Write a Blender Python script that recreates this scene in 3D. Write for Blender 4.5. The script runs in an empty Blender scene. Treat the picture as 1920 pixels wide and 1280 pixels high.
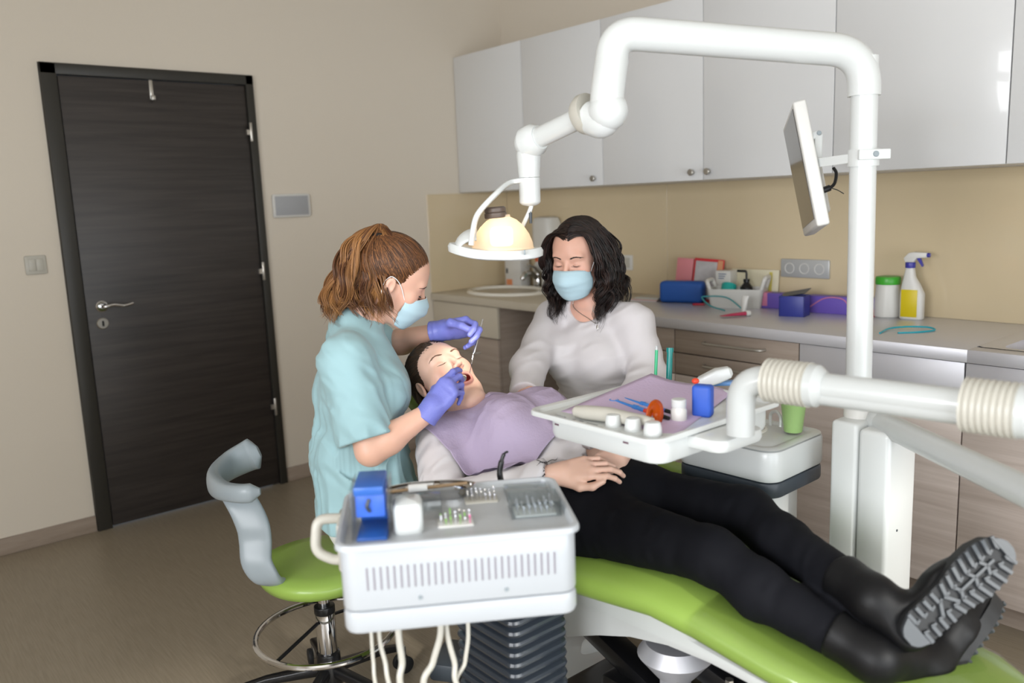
import bpy, bmesh, math, random
import numpy as np
from mathutils import Vector, Matrix, Euler
random.seed(7); np.random.seed(7)
PI = math.pi
SC = bpy.context.scene
COL = SC.collection

# ------------------------------------------------------------------ camera data
CAM = np.array([4.0541, -1.4016, 1.426]); YAW, PITCH, ROLL, FPX = 0.8812, 0.1682, -0.0394, 1565.2457
_f = np.array([-math.sin(YAW)*math.cos(PITCH), math.cos(YAW)*math.cos(PITCH), -math.sin(PITCH)])
_r = np.array([math.cos(YAW), math.sin(YAW), 0.0]); _u = np.cross(_r, _f)
_c, _s = math.cos(ROLL), math.sin(ROLL)
CR, CU = _c*_r + _s*_u, -_s*_r + _c*_u
CF = _f
def _ray(x, y): return CF + CR*(x-960)/FPX - CU*(y-640)/FPX
def at(x, y, d): return CAM + _ray(x, y)*d                        # a measured point at depth d
def atz(x, y, z): v = _ray(x, y); return CAM + v*(z-CAM[2])/v[2]
def aty(x, y, Y): v = _ray(x, y); return CAM + v*(Y-CAM[1])/v[1]
def atx(x, y, X): v = _ray(x, y); return CAM + v*(X-CAM[0])/v[0]

# ------------------------------------------------------------------ materials
def lin(c):
    if isinstance(c, str):
        c = [int(c[i:i+2], 16)/255 for i in (0, 2, 4)]
    return tuple((x/12.92 if x <= .04045 else ((x+.055)/1.055)**2.4) for x in c) + (1,)
MATS = {}
def mat(name, col, rough=.5, metal=0, bump=0, bscale=200, coat=0, trans=0, alpha=1, sss=0, var=0, vscale=3, sheen=0, emit=None, es=0, spec=.5, ior=1.45, aniso=None, vcol=False):
    if name in MATS: return MATS[name]
    m = bpy.data.materials.new(name); m.use_nodes = True
    nt = m.node_tree; b = nt.nodes['Principled BSDF']
    I = b.inputs
    I['Base Color'].default_value = lin(col); I['Roughness'].default_value = rough; I['Metallic'].default_value = metal
    I['Coat Weight'].default_value = coat; I['Transmission Weight'].default_value = trans; I['Alpha'].default_value = alpha
    I['Specular IOR Level'].default_value = spec; I['IOR'].default_value = ior
    if sss:
        I['Subsurface Weight'].default_value = sss; I['Subsurface Radius'].default_value = (.012, .005, .003); I['Subsurface Scale'].default_value = 1
    if sheen: I['Sheen Weight'].default_value = sheen; I['Sheen Roughness'].default_value = .4
    if emit: I['Emission Color'].default_value = lin(emit); I['Emission Strength'].default_value = es
    tc = nt.nodes.new('ShaderNodeTexCoord')
    if bump:
        n = nt.nodes.new('ShaderNodeTexNoise'); n.inputs['Scale'].default_value = bscale; n.inputs['Detail'].default_value = 4
        bp = nt.nodes.new('ShaderNodeBump'); bp.inputs['Strength'].default_value = bump; bp.inputs['Distance'].default_value = .002
        nt.links.new(tc.outputs['Object'], n.inputs['Vector']); nt.links.new(n.outputs['Fac'], bp.inputs['Height']); nt.links.new(bp.outputs['Normal'], I['Normal'])
    if var:
        n = nt.nodes.new('ShaderNodeTexNoise'); n.inputs['Scale'].default_value = vscale; n.inputs['Detail'].default_value = 5
        r = nt.nodes.new('ShaderNodeMixRGB'); c = lin(col)
        r.inputs['Color1'].default_value = tuple(x*(1-var) for x in c[:3])+(1,); r.inputs['Color2'].default_value = tuple(min(1, x*(1+var)) for x in c[:3])+(1,)
        nt.links.new(tc.outputs['Object'], n.inputs['Vector']); nt.links.new(n.outputs['Fac'], r.inputs['Fac']); nt.links.new(r.outputs['Color'], I['Base Color'])
    if vcol:
        a = nt.nodes.new('ShaderNodeVertexColor'); a.layer_name = 'tint'
        nt.links.new(a.outputs['Color'], I['Base Color'])
    MATS[name] = m
    return m
def woodmat(name, c1, c2, scale, rough=.45, rot=(0, 0, 0), bump=.1):
    """streaky laminate; grain runs along local x"""
    if name in MATS: return MATS[name]
    m = bpy.data.materials.new(name); m.use_nodes = True; nt = m.node_tree; b = nt.nodes['Principled BSDF']
    b.inputs['Roughness'].default_value = rough
    tc = nt.nodes.new('ShaderNodeTexCoord'); mp = nt.nodes.new('ShaderNodeMapping'); mp.inputs['Scale'].default_value = scale
    n = nt.nodes.new('ShaderNodeTexNoise'); n.inputs['Scale'].default_value = 1; n.inputs['Detail'].default_value = 8; n.inputs['Roughness'].default_value = .65; n.inputs['Distortion'].default_value = .35
    r = nt.nodes.new('ShaderNodeValToRGB'); r.color_ramp.elements[0].position = .3; r.color_ramp.elements[1].position = .7
    r.color_ramp.elements[0].color = lin(c1); r.color_ramp.elements[1].color = lin(c2)
    bp = nt.nodes.new('ShaderNodeBump'); bp.inputs['Strength'].default_value = bump; bp.inputs['Distance'].default_value = .001
    L = nt.links.new
    L(tc.outputs['Object'], mp.inputs['Vector']); L(mp.outputs['Vector'], n.inputs['Vector']); L(n.outputs['Fac'], r.inputs['Fac'])
    L(r.outputs['Color'], b.inputs['Base Color']); L(n.outputs['Fac'], bp.inputs['Height']); L(bp.outputs['Normal'], b.inputs['Normal'])
    MATS[name] = m
    return m
def clearmat(name, tint, gloss=.25, rough=.03):
    """thin clear plastic film: mostly transparent, part glossy"""
    if name in MATS: return MATS[name]
    m = bpy.data.materials.new(name); m.use_nodes = True; nt = m.node_tree; nt.nodes.remove(nt.nodes['Principled BSDF'])
    t = nt.nodes.new('ShaderNodeBsdfTransparent'); t.inputs['Color'].default_value = lin(tint)
    g = nt.nodes.new('ShaderNodeBsdfGlossy'); g.inputs['Roughness'].default_value = rough
    fr = nt.nodes.new('ShaderNodeFresnel'); fr.inputs['IOR'].default_value = 1.45
    ad = nt.nodes.new('ShaderNodeMath'); ad.operation = 'MULTIPLY_ADD'; ad.inputs[1].default_value = .5; ad.inputs[2].default_value = gloss*.05
    mx = nt.nodes.new('ShaderNodeMixShader'); L = nt.links.new
    L(fr.outputs[0], ad.inputs[0]); L(ad.outputs[0], mx.inputs[0]); L(t.outputs[0], mx.inputs[1]); L(g.outputs[0], mx.inputs[2]); L(mx.outputs[0], nt.nodes['Material Output'].inputs['Surface'])
    MATS[name] = m
    return m

# ------------------------------------------------------------------ mesh builder
class B:
    def __init__(s): s.v = []; s.f = []; s.M = Matrix.Identity(4)
    def add(s, vs, fs):
        n = len(s.v); s.v += [s.M @ Vector(v) for v in vs]; s.f += [tuple(i+n for i in f) for f in fs]; return s
    def box(s, c, d, bev=0, seg=2, rot=None):
        bm = bmesh.new(); bmesh.ops.create_cube(bm, size=1)
        bmesh.ops.scale(bm, vec=d, verts=bm.verts)
        if bev: bmesh.ops.bevel(bm, geom=bm.edges[:], offset=min(bev, min(d)*.49), segments=seg, profile=.5, affect='EDGES')
        R = Euler(rot).to_matrix().to_4x4() if rot else Matrix.Identity(4)
        T = Matrix.Translation(c) @ R
        bm.verts.index_update(); s.add([T @ v.co for v in bm.verts], [[v.index for v in f.verts] for f in bm.faces])
        bm.free(); return s
    def bb(s, a, b, bev=0, seg=2):
        return s.box([(a[i]+b[i])/2 for i in range(3)], [abs(b[i]-a[i]) for i in range(3)], bev, seg)
    def tube(s, pts, r, seg=16, caps=True, flat=1.0, up=None):
        pts = [Vector(p) for p in pts]; n = len(pts)
        rs = r if isinstance(r, (list, tuple, np.ndarray)) else [r]*n
        T = [(pts[min(i+1, n-1)]-pts[max(i-1, 0)]).normalized() for i in range(n)]
        a = Vector(up) if up is not None else (Vector((0, 0, 1)) if abs(T[0].z) < .9 else Vector((1, 0, 0)))
        vs = []; N = (a - T[0]*a.dot(T[0])).normalized()
        for i in range(n):
            N = (N - T[i]*N.dot(T[i])).normalized(); Bn = T[i].cross(N)
            for k in range(seg):
                t = 2*PI*k/seg; vs.append(pts[i] + N*(math.cos(t)*rs[i]*flat) + Bn*(math.sin(t)*rs[i]))
        fs = [(i*seg+k, i*seg+(k+1) % seg, (i+1)*seg+(k+1) % seg, (i+1)*seg+k) for i in range(n-1) for k in range(seg)]
        if caps: fs += [tuple(range(seg))[::-1], tuple(range((n-1)*seg, n*seg))]
        return s.add(vs, fs)
    def cyl(s, p0, p1, r0, r1=None, seg=24, bev=0):
        r1 = r0 if r1 is None else r1
        p0 = Vector(p0); p1 = Vector(p1); d = (p1-p0).normalized()
        if bev: return s.tube([p0, p0+d*bev*.3, p0+d*bev, p1-d*bev, p1-d*bev*.3, p1], [r0-bev, r0-bev*.3, r0, r1, r1-bev*.3, r1-bev], seg)
        return s.tube([p0, p1], [r0, r1], seg)
    def lathe(s, prof, c=(0, 0, 0), axis=(0, 0, 1), seg=32, sx=1, sy=1):
        q = Vector((0, 0, 1)).rotation_difference(Vector(axis)).to_matrix()
        vs = []
        for r, z in prof:
            for k in range(seg):
                t = 2*PI*k/seg; vs.append(Vector(c) + q @ Vector((math.cos(t)*max(r, 1e-5)*sx, math.sin(t)*max(r, 1e-5)*sy, z)))
        n = len(prof)
        fs = [(i*seg+k, i*seg+(k+1) % seg, (i+1)*seg+(k+1) % seg, (i+1)*seg+k) for i in range(n-1) for k in range(seg)]
        return s.add(vs, fs)
    def ball(s, c, r, seg=24, rings=14, R=None):
        r = (r, r, r) if isinstance(r, (int, float)) else r
        vs = []
        for i in range(rings+1):
            p = PI*i/rings
            for k in range(seg):
                t = 2*PI*k/seg; v = Vector((r[0]*max(math.sin(p), 1e-4)*math.cos(t), r[1]*max(math.sin(p), 1e-4)*math.sin(t), -r[2]*math.cos(p)))
                vs.append(Vector(c) + (R @ v if R else v))
        fs = [(i*seg+k, i*seg+(k+1) % seg, (i+1)*seg+(k+1) % seg, (i+1)*seg+k) for i in range(rings) for k in range(seg)]
        return s.add(vs, fs)
    def prism(s, poly, z0, z1, bev=0, plane='xy'):
        """extrude a 2D outline; bev rounds both rims"""
        P = np.array(poly, float); n = len(P)
        A = .5*sum(P[i][0]*P[(i+1) % n][1]-P[(i+1) % n][0]*P[i][1] for i in range(n))
        if A < 0: P = P[::-1]
        def inset(d):
            o = []
            for i in range(n):
                a, b, c = P[i-1], P[i], P[(i+1) % n]
                e1 = (b-a)/(np.linalg.norm(b-a)+1e-9); e2 = (c-b)/(np.linalg.norm(c-b)+1e-9)
                nn = np.array([-(e1+e2)[1], (e1+e2)[0]]); l = np.linalg.norm(nn)+1e-9; nn /= l
                k = max(.5, nn @ np.array([-e1[1], e1[0]])); o.append(b+nn*d/k)
            return np.array(o)
        L = [(0, z0), (0, z1)] if not bev else [(bev, z0), (bev*.3, z0+bev*.3), (0, z0+bev), (0, z1-bev), (bev*.3, z1-bev*.3), (bev, z1)]
        vs = []
        for d, z in L:
            for q in (inset(d) if d else P):
                vs.append((q[0], q[1], z) if plane == 'xy' else ((q[0], z, q[1]) if plane == 'xz' else (z, q[0], q[1])))
        m = len(L)
        fs = [(i*n+k, i*n+(k+1) % n, (i+1)*n+(k+1) % n, (i+1)*n+k) for i in range(m-1) for k in range(n)] + [tuple(range(n))[::-1], tuple(range((m-1)*n, m*n))]
        if plane == 'xz': fs = [f[::-1] for f in fs]
        return s.add(vs, fs)
    def loft(s, secs, seg=32, ex=2.5, caps=True):
        """secs: (centre, side vector, up vector, half width, half height[, exponent])"""
        vs = []
        for q in secs:
            c, a, b, w, h = q[:5]; e = q[5] if len(q) > 5 else ex
            c = Vector(c); a = Vector(a); b = Vector(b)
            for k in range(seg):
                t = 2*PI*k/seg; ct, st = math.cos(t), math.sin(t)
                vs.append(c + a*(w*math.copysign(abs(ct)**(2/e), ct)) + b*(h*math.copysign(abs(st)**(2/e), st)))
        n = len(secs)
        fs = [(i*seg+k, i*seg+(k+1) % seg, (i+1)*seg+(k+1) % seg, (i+1)*seg+k) for i in range(n-1) for k in range(seg)]
        if caps: fs += [tuple(range(seg))[::-1], tuple(range((n-1)*seg, n*seg))]
        return s.add(vs, fs)
    def grid(s, P):
        """P[i][j] points -> sheet"""
        n, m = len(P), len(P[0])
        return s.add([p for r in P for p in r], [(i*m+j, i*m+j+1, (i+1)*m+j+1, (i+1)*m+j) for i in range(n-1) for j in range(m-1)])
    def build(s, name, m, parent=None, world=False, smooth=35, fix=True):
        vs = s.v
        if world and parent is not None:
            inv = FR[root_of(parent).name].inverted(); vs = [inv @ v for v in vs]
        me = bpy.data.meshes.new(name); me.from_pydata([tuple(v) for v in vs], [], s.f)
        if fix:
            bm = bmesh.new(); bm.from_mesh(me); bmesh.ops.recalc_face_normals(bm, faces=bm.faces[:]); bm.to_mesh(me); bm.free()
        me.materials.append(m)
        if smooth:
            me.polygons.foreach_set('use_smooth', [True]*len(me.polygons))
            if smooth < 180: me.set_sharp_from_angle(angle=math.radians(smooth))
        me.update()
        o = bpy.data.objects.new(name, me); COL.objects.link(o)
        if parent is not None: o.parent = parent
        else: FR[o.name] = Matrix.Identity(4)
        return o
FR = {}
def root_of(o):
    while o.parent is not None: o = o.parent
    return o
def thing(name, label, cat, loc=(0, 0, 0), rz=0, group=None, rot=None):
    o = bpy.data.objects.new(name, None); COL.objects.link(o); o.empty_display_size = .05
    o.location = loc; o.rotation_euler = rot if rot else (0, 0, rz)
    FR[o.name] = Matrix.Translation(loc) @ Euler(rot if rot else (0, 0, rz)).to_matrix().to_4x4()
    return tag(o, label, cat, group)
def tag(o, label, cat, group=None):
    o['label'] = label; o['category'] = cat
    if group: o['group'] = group
    return o
def struct(o): o['kind'] = 'structure'; return o
def copy_tree(o, parent=None):
    c = o.copy(); COL.objects.link(c); c.parent = parent
    for ch in list(o.children): copy_tree(ch, c)
    return c
def rrect(w, h, r, n=5, cx=0, cy=0):
    o = []
    for (sx, sy, a0) in ((1, 1, 0), (-1, 1, 90), (-1, -1, 180), (1, -1, 270)):
        for k in range(n+1):
            a = math.radians(a0+90*k/n); o.append((cx+sx*(w/2-r)+r*math.cos(a), cy+sy*(h/2-r)+r*math.sin(a)))
    return o
def bez(p, n=24):
    """catmull-rom through points"""
    p = [np.array(q, float) for q in p]; P = [2*p[0]-p[1]]+p+[2*p[-1]-p[-2]]; o = []
    for i in range(1, len(P)-2):
        for k in range(n):
            t = k/n; a, b, c, d = P[i-1:i+3]
            o.append(.5*((2*b)+(c-a)*t+(2*a-5*b+4*c-d)*t*t+(3*b-3*c+d-a)*t**3))
    o.append(p[-1]); return o
def fillet(pts, r, n=8):
    """polyline with rounded corners"""
    pts = [Vector(p) for p in pts]; o = [pts[0]]
    rr = r if isinstance(r, (list, tuple)) else [r]*(len(pts)-2)
    for i in range(1, len(pts)-1):
        a, b, c = pts[i-1], pts[i], pts[i+1]; d1 = (a-b).normalized(); d2 = (c-b).normalized(); R = rr[i-1]
        for k in range(n+1):
            t = k/n; o.append((b+d1*R)*(1-t)**2 + b*2*t*(1-t) + (b+d2*R)*t*t)
    o.append(pts[-1]); return o
# ================================================================== MATERIALS
M_wall = mat('wall_paint', 'd6cdbf', .9, bump=.25, bscale=90)
M_ceil = mat('ceiling_paint', 'e6e2da', .9)
M_splash = mat('beige_glass_panel', 'd0bf9f', .15, coat=.4, spec=.5)
M_doorfr = mat('door_frame_laminate', '2d2b26', .45, bump=.05, bscale=60)
M_door = woodmat('dark_door_laminate', '211d1b', '3b3532', (1.2, 1.6, 38), .42)
M_wood = woodmat('grey_brown_laminate', 'b3a59c', 'd6cac3', (1.1, 1.5, 26), .4)
M_wood2 = woodmat('taupe_laminate', '8b7c70', 'a89a8e', (1.1, 1.5, 26), .45)
M_cream = mat('cream_laminate', 'c3baa9', .45)
M_cab = mat('white_cabinet_gloss', 'd9dadb', .22, coat=.3)
M_cabedge = mat('cabinet_edge_white', 'e9e8e6', .4)
M_steel = mat('brushed_steel', 'd4d4da', .42, metal=.6, bump=.04, bscale=40)
M_chrome = mat('chrome', 'd8d8da', .08, metal=1)
M_satin = mat('satin_nickel', 'b9b5ae', .3, metal=.9)
M_white = mat('white_enamel', 'cfd2d1', .28, coat=.2)
M_armw_dim = mat('dimmed_arm_white', 'bcbfbe', .28, coat=.2)  # white enamel, colour darkened to offset the strong light on the arm
M_cartw_dim = mat('dimmed_cart_white', 'b2b6ba', .3, coat=.2)  # the same white darkened in colour, countering bright window light on the cart
M_whitep = mat('white_plastic', 'd2d1cd', .35)
M_offw = mat('offwhite_plastic', 'b8b5ab', .35)
M_grey = mat('grey_plastic', '8c959a', .35)
M_dgrey = mat('dark_grey_plastic', '3a4148', .4)
M_black = mat('black_plastic', '141416', .3)
M_rubber = mat('black_rubber', '1d1e20', .6)
M_green = mat('lime_upholstery', '8ba84c', .38, coat=.15, bump=.03, bscale=300)
M_ceram = mat('white_ceramic', 'e4e1d8', .12, coat=.5)
M_blue = mat('blue_plastic', '2f5fae', .35)
M_purple = mat('purple_card', '6a55b0', .45)
M_teal = mat('teal_plastic', '1f9d96', .3)
M_film = clearmat('clear_film', 'ffffff', .5, .05)
M_glass = clearmat('clear_acrylic', 'f4f7f8', .6)
# floor: taupe vinyl with fine streaks
def floor_mat():
    m = bpy.data.materials.new('taupe_vinyl'); m.use_nodes = True; nt = m.node_tree; b = nt.nodes['Principled BSDF']; b.inputs['Roughness'].default_value = .38
    tc = nt.nodes.new('ShaderNodeTexCoord'); L = nt.links.new; outs = []
    for sc, det in (((9, 190, 1), 4), ((3, 3, 1), 3)):
        mp = nt.nodes.new('ShaderNodeMapping'); mp.inputs['Scale'].default_value = sc; mp.inputs['Rotation'].default_value = (0, 0, .5)
        n = nt.nodes.new('ShaderNodeTexNoise'); n.inputs['Scale'].default_value = 1; n.inputs['Detail'].default_value = det
        L(tc.outputs['Object'], mp.inputs['Vector']); L(mp.outputs['Vector'], n.inputs['Vector']); outs.append(n.outputs['Fac'])
    r = nt.nodes.new('ShaderNodeValToRGB'); e = r.color_ramp.elements; e[0].position = .3; e[1].position = .75; e[0].color = lin('8b806e'); e[1].color = lin('9c907e')
    L(outs[0], r.inputs['Fac']); mx = nt.nodes.new('ShaderNodeMixRGB'); mx.blend_type = 'MULTIPLY'; mx.inputs['Fac'].default_value = .12
    L(r.outputs['Color'], mx.inputs['Color1']); L(outs[1], mx.inputs['Color2']); L(mx.outputs['Color'], b.inputs['Base Color'])
    return m
M_floor = floor_mat()
M_base = woodmat('taupe_baseboard', '8d7e70', 'a39486', (3, 3, 30), .5)

# ================================================================== SETTING
YB = 1.945; XR = 5.5; YF = -3.3; ZC = 2.75; CT = .906; YC = 1.335
struct(B().bb((-.2, YF-.2, -.12), (XR+.2, YB+.2, 0)).build('floor', M_floor))
struct(B().bb((-.2, YF-.2, ZC), (XR+.2, YB+.2, ZC+.12)).build('ceiling', M_ceil))
struct(B().bb((-.15, YF-.15, 0), (0, -.575, ZC)).bb((-.15, .357, 0), (0, YB, ZC)).bb((-.15, -.575, 2.072), (0, .357, ZC)).build('wall_left', M_wall, smooth=0))
struct(B().bb((-.15, YB, 0), (XR+.15, YB+.15, ZC)).build('wall_back', M_wall))
# right and rear walls carry the windows that light the room
W1 = (-2.7, .9, .30, 1.88); W2 = (2.7, 5.2, .85, 2.35)
b = B(); b.bb((XR, YF, 0), (XR+.15, YB, W1[2])).bb((XR, YF, W1[3]), (XR+.15, YB, ZC)).bb((XR, YF, W1[2]), (XR+.15, W1[0], W1[3])).bb((XR, W1[1], W1[2]), (XR+.15, YB, W1[3]))
struct(b.build('wall_right', M_wall, smooth=0))
b = B(); b.bb((0, YF-.15, 0), (XR, YF, W2[2])).bb((0, YF-.15, W2[3]), (XR, YF, ZC)).bb((0, YF-.15, W2[2]), (W2[0], YF, W2[3])).bb((W2[1], YF-.15, W2[2]), (XR, YF, W2[3]))
struct(b.build('wall_rear', M_wall, smooth=0))
def window(n, fx):
    b = B(); g = B()
    if fx == 'x':
        x = XR+.05; a0, a1, z0, z1 = W1; P = lambda a, z, t: (x+t, a, z)
    else:
        x = YF-.05; a0, a1, z0, z1 = W2; P = lambda a, z, t: (a, x-t, z)
    def bar(aa, ab, za, zb, t=.03):
        b.bb(P(aa, za, -t), P(ab, zb, t), .004)
    bar(a0, a1, z0, z0+.05); bar(a0, a1, z1-.05, z1); bar(a0, a0+.05, z0, z1); bar(a1-.05, a1, z0, z1); bar((a0+a1)/2-.03, (a0+a1)/2+.03, z0, z1)
    g.bb(P(a0+.04, z0+.04, -.003), P(a1-.04, z1-.04, .003))
    w = struct(b.build('window_%d' % n, M_whitep)); g.build('pane', M_film, w)
window(1, 'x'); window(2, 'y')
struct(B().bb((.0, YF, 0), (.012, -.575, .075), .003).bb((0, .357, 0), (.012, YC, .075), .003).build('baseboard_left', M_base))
struct(B().bb((.012, YF, 0), (XR, YF+.012, .075), .003).build('baseboard_rear', M_base))
struct(B().bb((XR-.012, YF+.012, 0), (XR, YB, .075), .003).build('baseboard_right', M_base))
# door
b = B(); y0, y1, fw = -.573, .355, .062
b.bb((-.10, y0, 0), (.022, y0+fw, 2.07), .003).bb((-.10, y1-fw*.62, 0), (.022, y1, 2.07), .003).bb((-.10, y0, 2.07-fw*.75), (.022, y1, 2.07), .003)
door = struct(b.build('door_1', M_doorfr))
B().bb((-.03, y0+fw+.004, .008), (.012, y1-fw*.62-.004, 2.07-fw*.75-.004), .002).build('door_leaf', M_door, door)
for zc in (1.80, 1.12, .42):
    B().cyl((.026, y1-fw*.62+.004, zc-.045), (.026, y1-fw*.62+.004, zc+.045), .0075, bev=.002).bb((.012, y1-fw*.62-.016, zc-.012), (.024, y1-fw*.62+.004, zc+.012)).build('hinge', M_satin, door)
B().lathe([(0, .012), (.02, .012), (.0255, .008), (.0265, 0), (.0265, -.001)], (.012, -.444, 1.026), (1, 0, 0)).tube(bez([(.02, -.444, 1.026), (.05, -.444, 1.026), (.06, -.432, 1.028), (.058, -.40, 1.032), (.056, -.36, 1.024), (.054, -.318, 1.031)], 8), [.009]*8+[.009]*8+[.008]*8+[.0075]*8+[.0065]*8+[.004]).build('door_handle', M_chrome, door)
e = B().lathe([(0, .008), (.022, .008), (.0255, .005), (.0265, 0)], (.012, -.447, .949), (1, 0, 0)).build('keyhole_plate', M_satin, door)
B().prism(rrect(.009, .026, .004), .0095, .0085+.003).build('keyhole', M_black, e).matrix_basis = Matrix.Translation((.0095, -.447, .949)) @ Euler((PI/2, 0, PI/2)).to_matrix().to_4x4()
# over-door hook
hk = thing('coat_hook', 'small silver strip hook hung high on the dark door', 'hook', (.012, -.127, 2.02))
B().bb((0, -.008, -.085), (.003, .008, .002), .001).bb((0, -.008, -.088), (.024, .008, -.083), .001).bb((.02, -.008, -.086), (.024, .008, -.068), .001).build('hook_strip', M_satin, hk)
# splash panels
def panel(n, a, c): struct(B().bb(a, c, .001, 1).build('trim_%d' % n, M_splash))
panel(1, (0, 1.345, CT), (.006, YB-.0065, 1.473)); panel(2, (.0065, YB-.006, CT), (1.275, YB, 1.473)); panel(3, (1.277, YB-.006, CT), (XR-.1, YB, 1.473))

# switches and sockets
sw = thing('light_switch', 'square white double light switch on the wall left of the door', 'switch', (0, -.68, 1.23))
B().prism(rrect(.082, .08, .006), 0, .009, .003).build('plate', M_offw, sw).matrix_basis = Euler((PI/2, 0, PI/2)).to_matrix().to_4x4()
for s in (-1, 1): B().bb((.008, s*.0145-.0135, -.026), (.0125, s*.0145+.0135, .026), .002).build('rocker', M_offw, sw)
pn = thing('wall_speaker', 'flat grey wall unit with white rim on the wall right of the door', 'panel', (0, .508, 1.44))
B().prism(rrect(.205, .118, .012), 0, .016, .004).build('rim', M_whitep, pn).matrix_basis = Euler((PI/2, 0, PI/2)).to_matrix().to_4x4()
B().bb((.015, -.09, -.048), (.0185, .09, .048), .001).build('grille', mat('grille_grey', 'a3a5a9', .4, bump=.3, bscale=500), pn)
so = thing('wall_switch', 'white square wall switch on the splash panel behind the dark-haired woman', 'switch', (1.0, YB-.006, 1.07))
B().bb((-.043, -.01, -.04), (.043, 0, .04), .003).build('plate', M_whitep, so); B().bb((-.028, -.013, -.027), (.028, -.009, .027), .002).build('rocker', M_offw, so)
so = thing('wall_socket', 'silver triple power socket on the splash panel above the steel worktop', 'socket', (2.053, YB-.006, 1.077))
B().bb((-.118, -.011, -.041), (.118, 0, .041), .006).build('frame', mat('silver_plastic', 'b9bbbc', .35, metal=.3), so)
for k in (-1, 0, 1):
    o = B().lathe([(.024, 0), (.024, .004), (.0205, .004), (.019, -.004), (0, -.004)], (k*.072, -.009, 0), (0, -1, 0)).build('outlet', M_whitep, so)
    B().cyl((k*.072-.008, -.004, 0), (k*.072-.008, -.0075, 0), .003, seg=10).cyl((k*.072+.008, -.004, 0), (k*.072+.008, -.0075, 0), .003, seg=10).build('pin_hole', M_black, o)

# wall cabinets
CX = [0.003, .600, 1.180, 1.774, 2.370, 2.969, 3.565]; YW = 1.581; Z0, Z1 = 1.477, 2.245
lab = ['leftmost white wall cabinet in the corner beside the beige wall, handleless door', 'white wall cabinet second from the left, directly above the exam lamp joint', 'white wall cabinet above the dark-haired woman, knob at its lower right corner',
       'white wall cabinet with its knob at the lower left corner, under the lamp arm', 'white wall cabinet behind the vertical lamp pole', 'rightmost white wall cabinet cut by the right edge of the photo']
for i in range(6):
    a, c = CX[i], CX[i+1]; w = c-a
    t = thing('wall_cabinet', lab[i], 'cabinet', (a, YB, Z0), group='white wall cabinets')
    B().bb((.001, YW-YB+.022, 0), (w-.001, 0, Z1-Z0)).build('body', M_cabedge, t)
    d = B().bb((.002, YW-YB, .001), (w-.002, YW-YB+.019, Z1-Z0-.001), .0015).build('door', M_cab, t)
    kx = {1: w-.054, 2: w-.052, 3: .033, 4: .085}.get(i)
    if kx: B().lathe([(.006, 0), (.006, .014), (.0135, .017), (.0145, .024), (.012, .028), (0, .028)], (kx, YW-YB, .035), (0, -1, 0)).build('knob', M_satin, d)
# base cabinets
def basecab(label, a, c, fronts, side=None):
    w = c-a; t = thing('base_cabinet', label, 'cabinet', (a, YB-.008, 0), group='base cabinets'); D = YC+.012-YB+.008
    B().bb((.001, D+.021, .086), (w-.001, 0, CT-.042)).bb((.001, D+.06, 0), (w-.001, -.05, .086)).build('body', side or M_wood2, t)
    for nm, z0, z1, m, h in fronts:
        o = B().bb((.0015, D, z0+.0015), (w-.0015, D+.019, z1-.0015), .001).build(nm, m, t)
        if h:
            x0, x1, hz = h; B().tube(fillet([(x0, D+.002, hz), (x0+.01, D-.034, hz), (x1-.01, D-.034, hz), (x1, D+.002, hz)], .022), .0055, 10).build('handle', M_satin, o)
    return t
basecab('wood-fronted base cabinet with cream top drawer under the oval basin', .008, .604, [('drawer', .69, .862, M_cream, None), ('door', .086, .687, M_wood2, (.12, .435, .60))])
basecab('narrow-seen base cabinet just right of the dark-haired woman', 1.215, 1.803, [('drawer', .762, .862, M_wood2, None), ('drawer', .67, .76, M_wood2, None), ('drawer', .40, .668, M_wood, None), ('drawer', .088, .398, M_wood, None)])
basecab('base cabinet of wide drawers with bow handles under the steel worktop', 1.805, 2.387, [('drawer', .762, .862, M_wood2, (.155, .44, .82)), ('drawer', .67, .76, M_wood2, (.155, .44, .725)), ('drawer', .40, .668, M_wood, None), ('drawer', .088, .398, M_wood, None)])
basecab('base cabinet with a steel top front and wooden door behind the lamp pole', 2.389, 2.970, [('drawer', .665, .862, M_steel, None), ('door', .088, .663, M_wood, None)])
basecab('base cabinet with steel top front under the inset steel sink', 2.972, 3.56, [('drawer', .665, .862, M_steel, None), ('door', .088, .663, M_wood, None)])
# worktops
wt = thing('worktop', 'beige laminate worktop holding the oval basin', 'worktop', (.007, YB-.008, CT))
B().bb((0, YC-YB+.008, -.04), (1.205, 0, 0), .002).build('top_slab', M_cream, wt)
sx0, sx1, sy0, sy1 = 2.98, 3.46, 1.40, 1.80
wt = thing('worktop', 'long brushed steel worktop along the back wall', 'worktop', (0, 0, CT))
b = B().bb((1.214, YC, -.042), (sx0, YB-.008, 0), .002).bb((sx1, YC, -.042), (3.75, YB-.008, 0), .002).bb((sx0-.002, YC, -.042), (sx1+.002, sy0, 0), .002).bb((sx0-.002, sy1, -.042), (sx1+.002, YB-.008, 0), .002)
b.build('top_slab', M_steel, wt, world=False)
b = B(); w, h = sx1-sx0, sy1-sy0; rr = lambda ins, r: rrect(w-ins, h-ins, r, 6, (sx0+sx1)/2, (sy0+sy1)/2)
rings = [(0, .03, .0015), (.05, .06, .0015), (.10, .06, -.006), (.13, .05, -.15), (.25, .04, -.165)]
vs = []; 
for ins, r, z in rings: vs += [(x, y, z) for x, y in rr(ins, r)]
n = len(rr(0, .03)); b.add(vs, [(i*n+k, i*n+(k+1) % n, (i+1)*n+(k+1) % n, (i+1)*n+k) for i in range(4) for k in range(n)]+[tuple(range(4*n, 5*n))])
b.build('inset_sink', M_steel, wt, fix=False)

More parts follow.
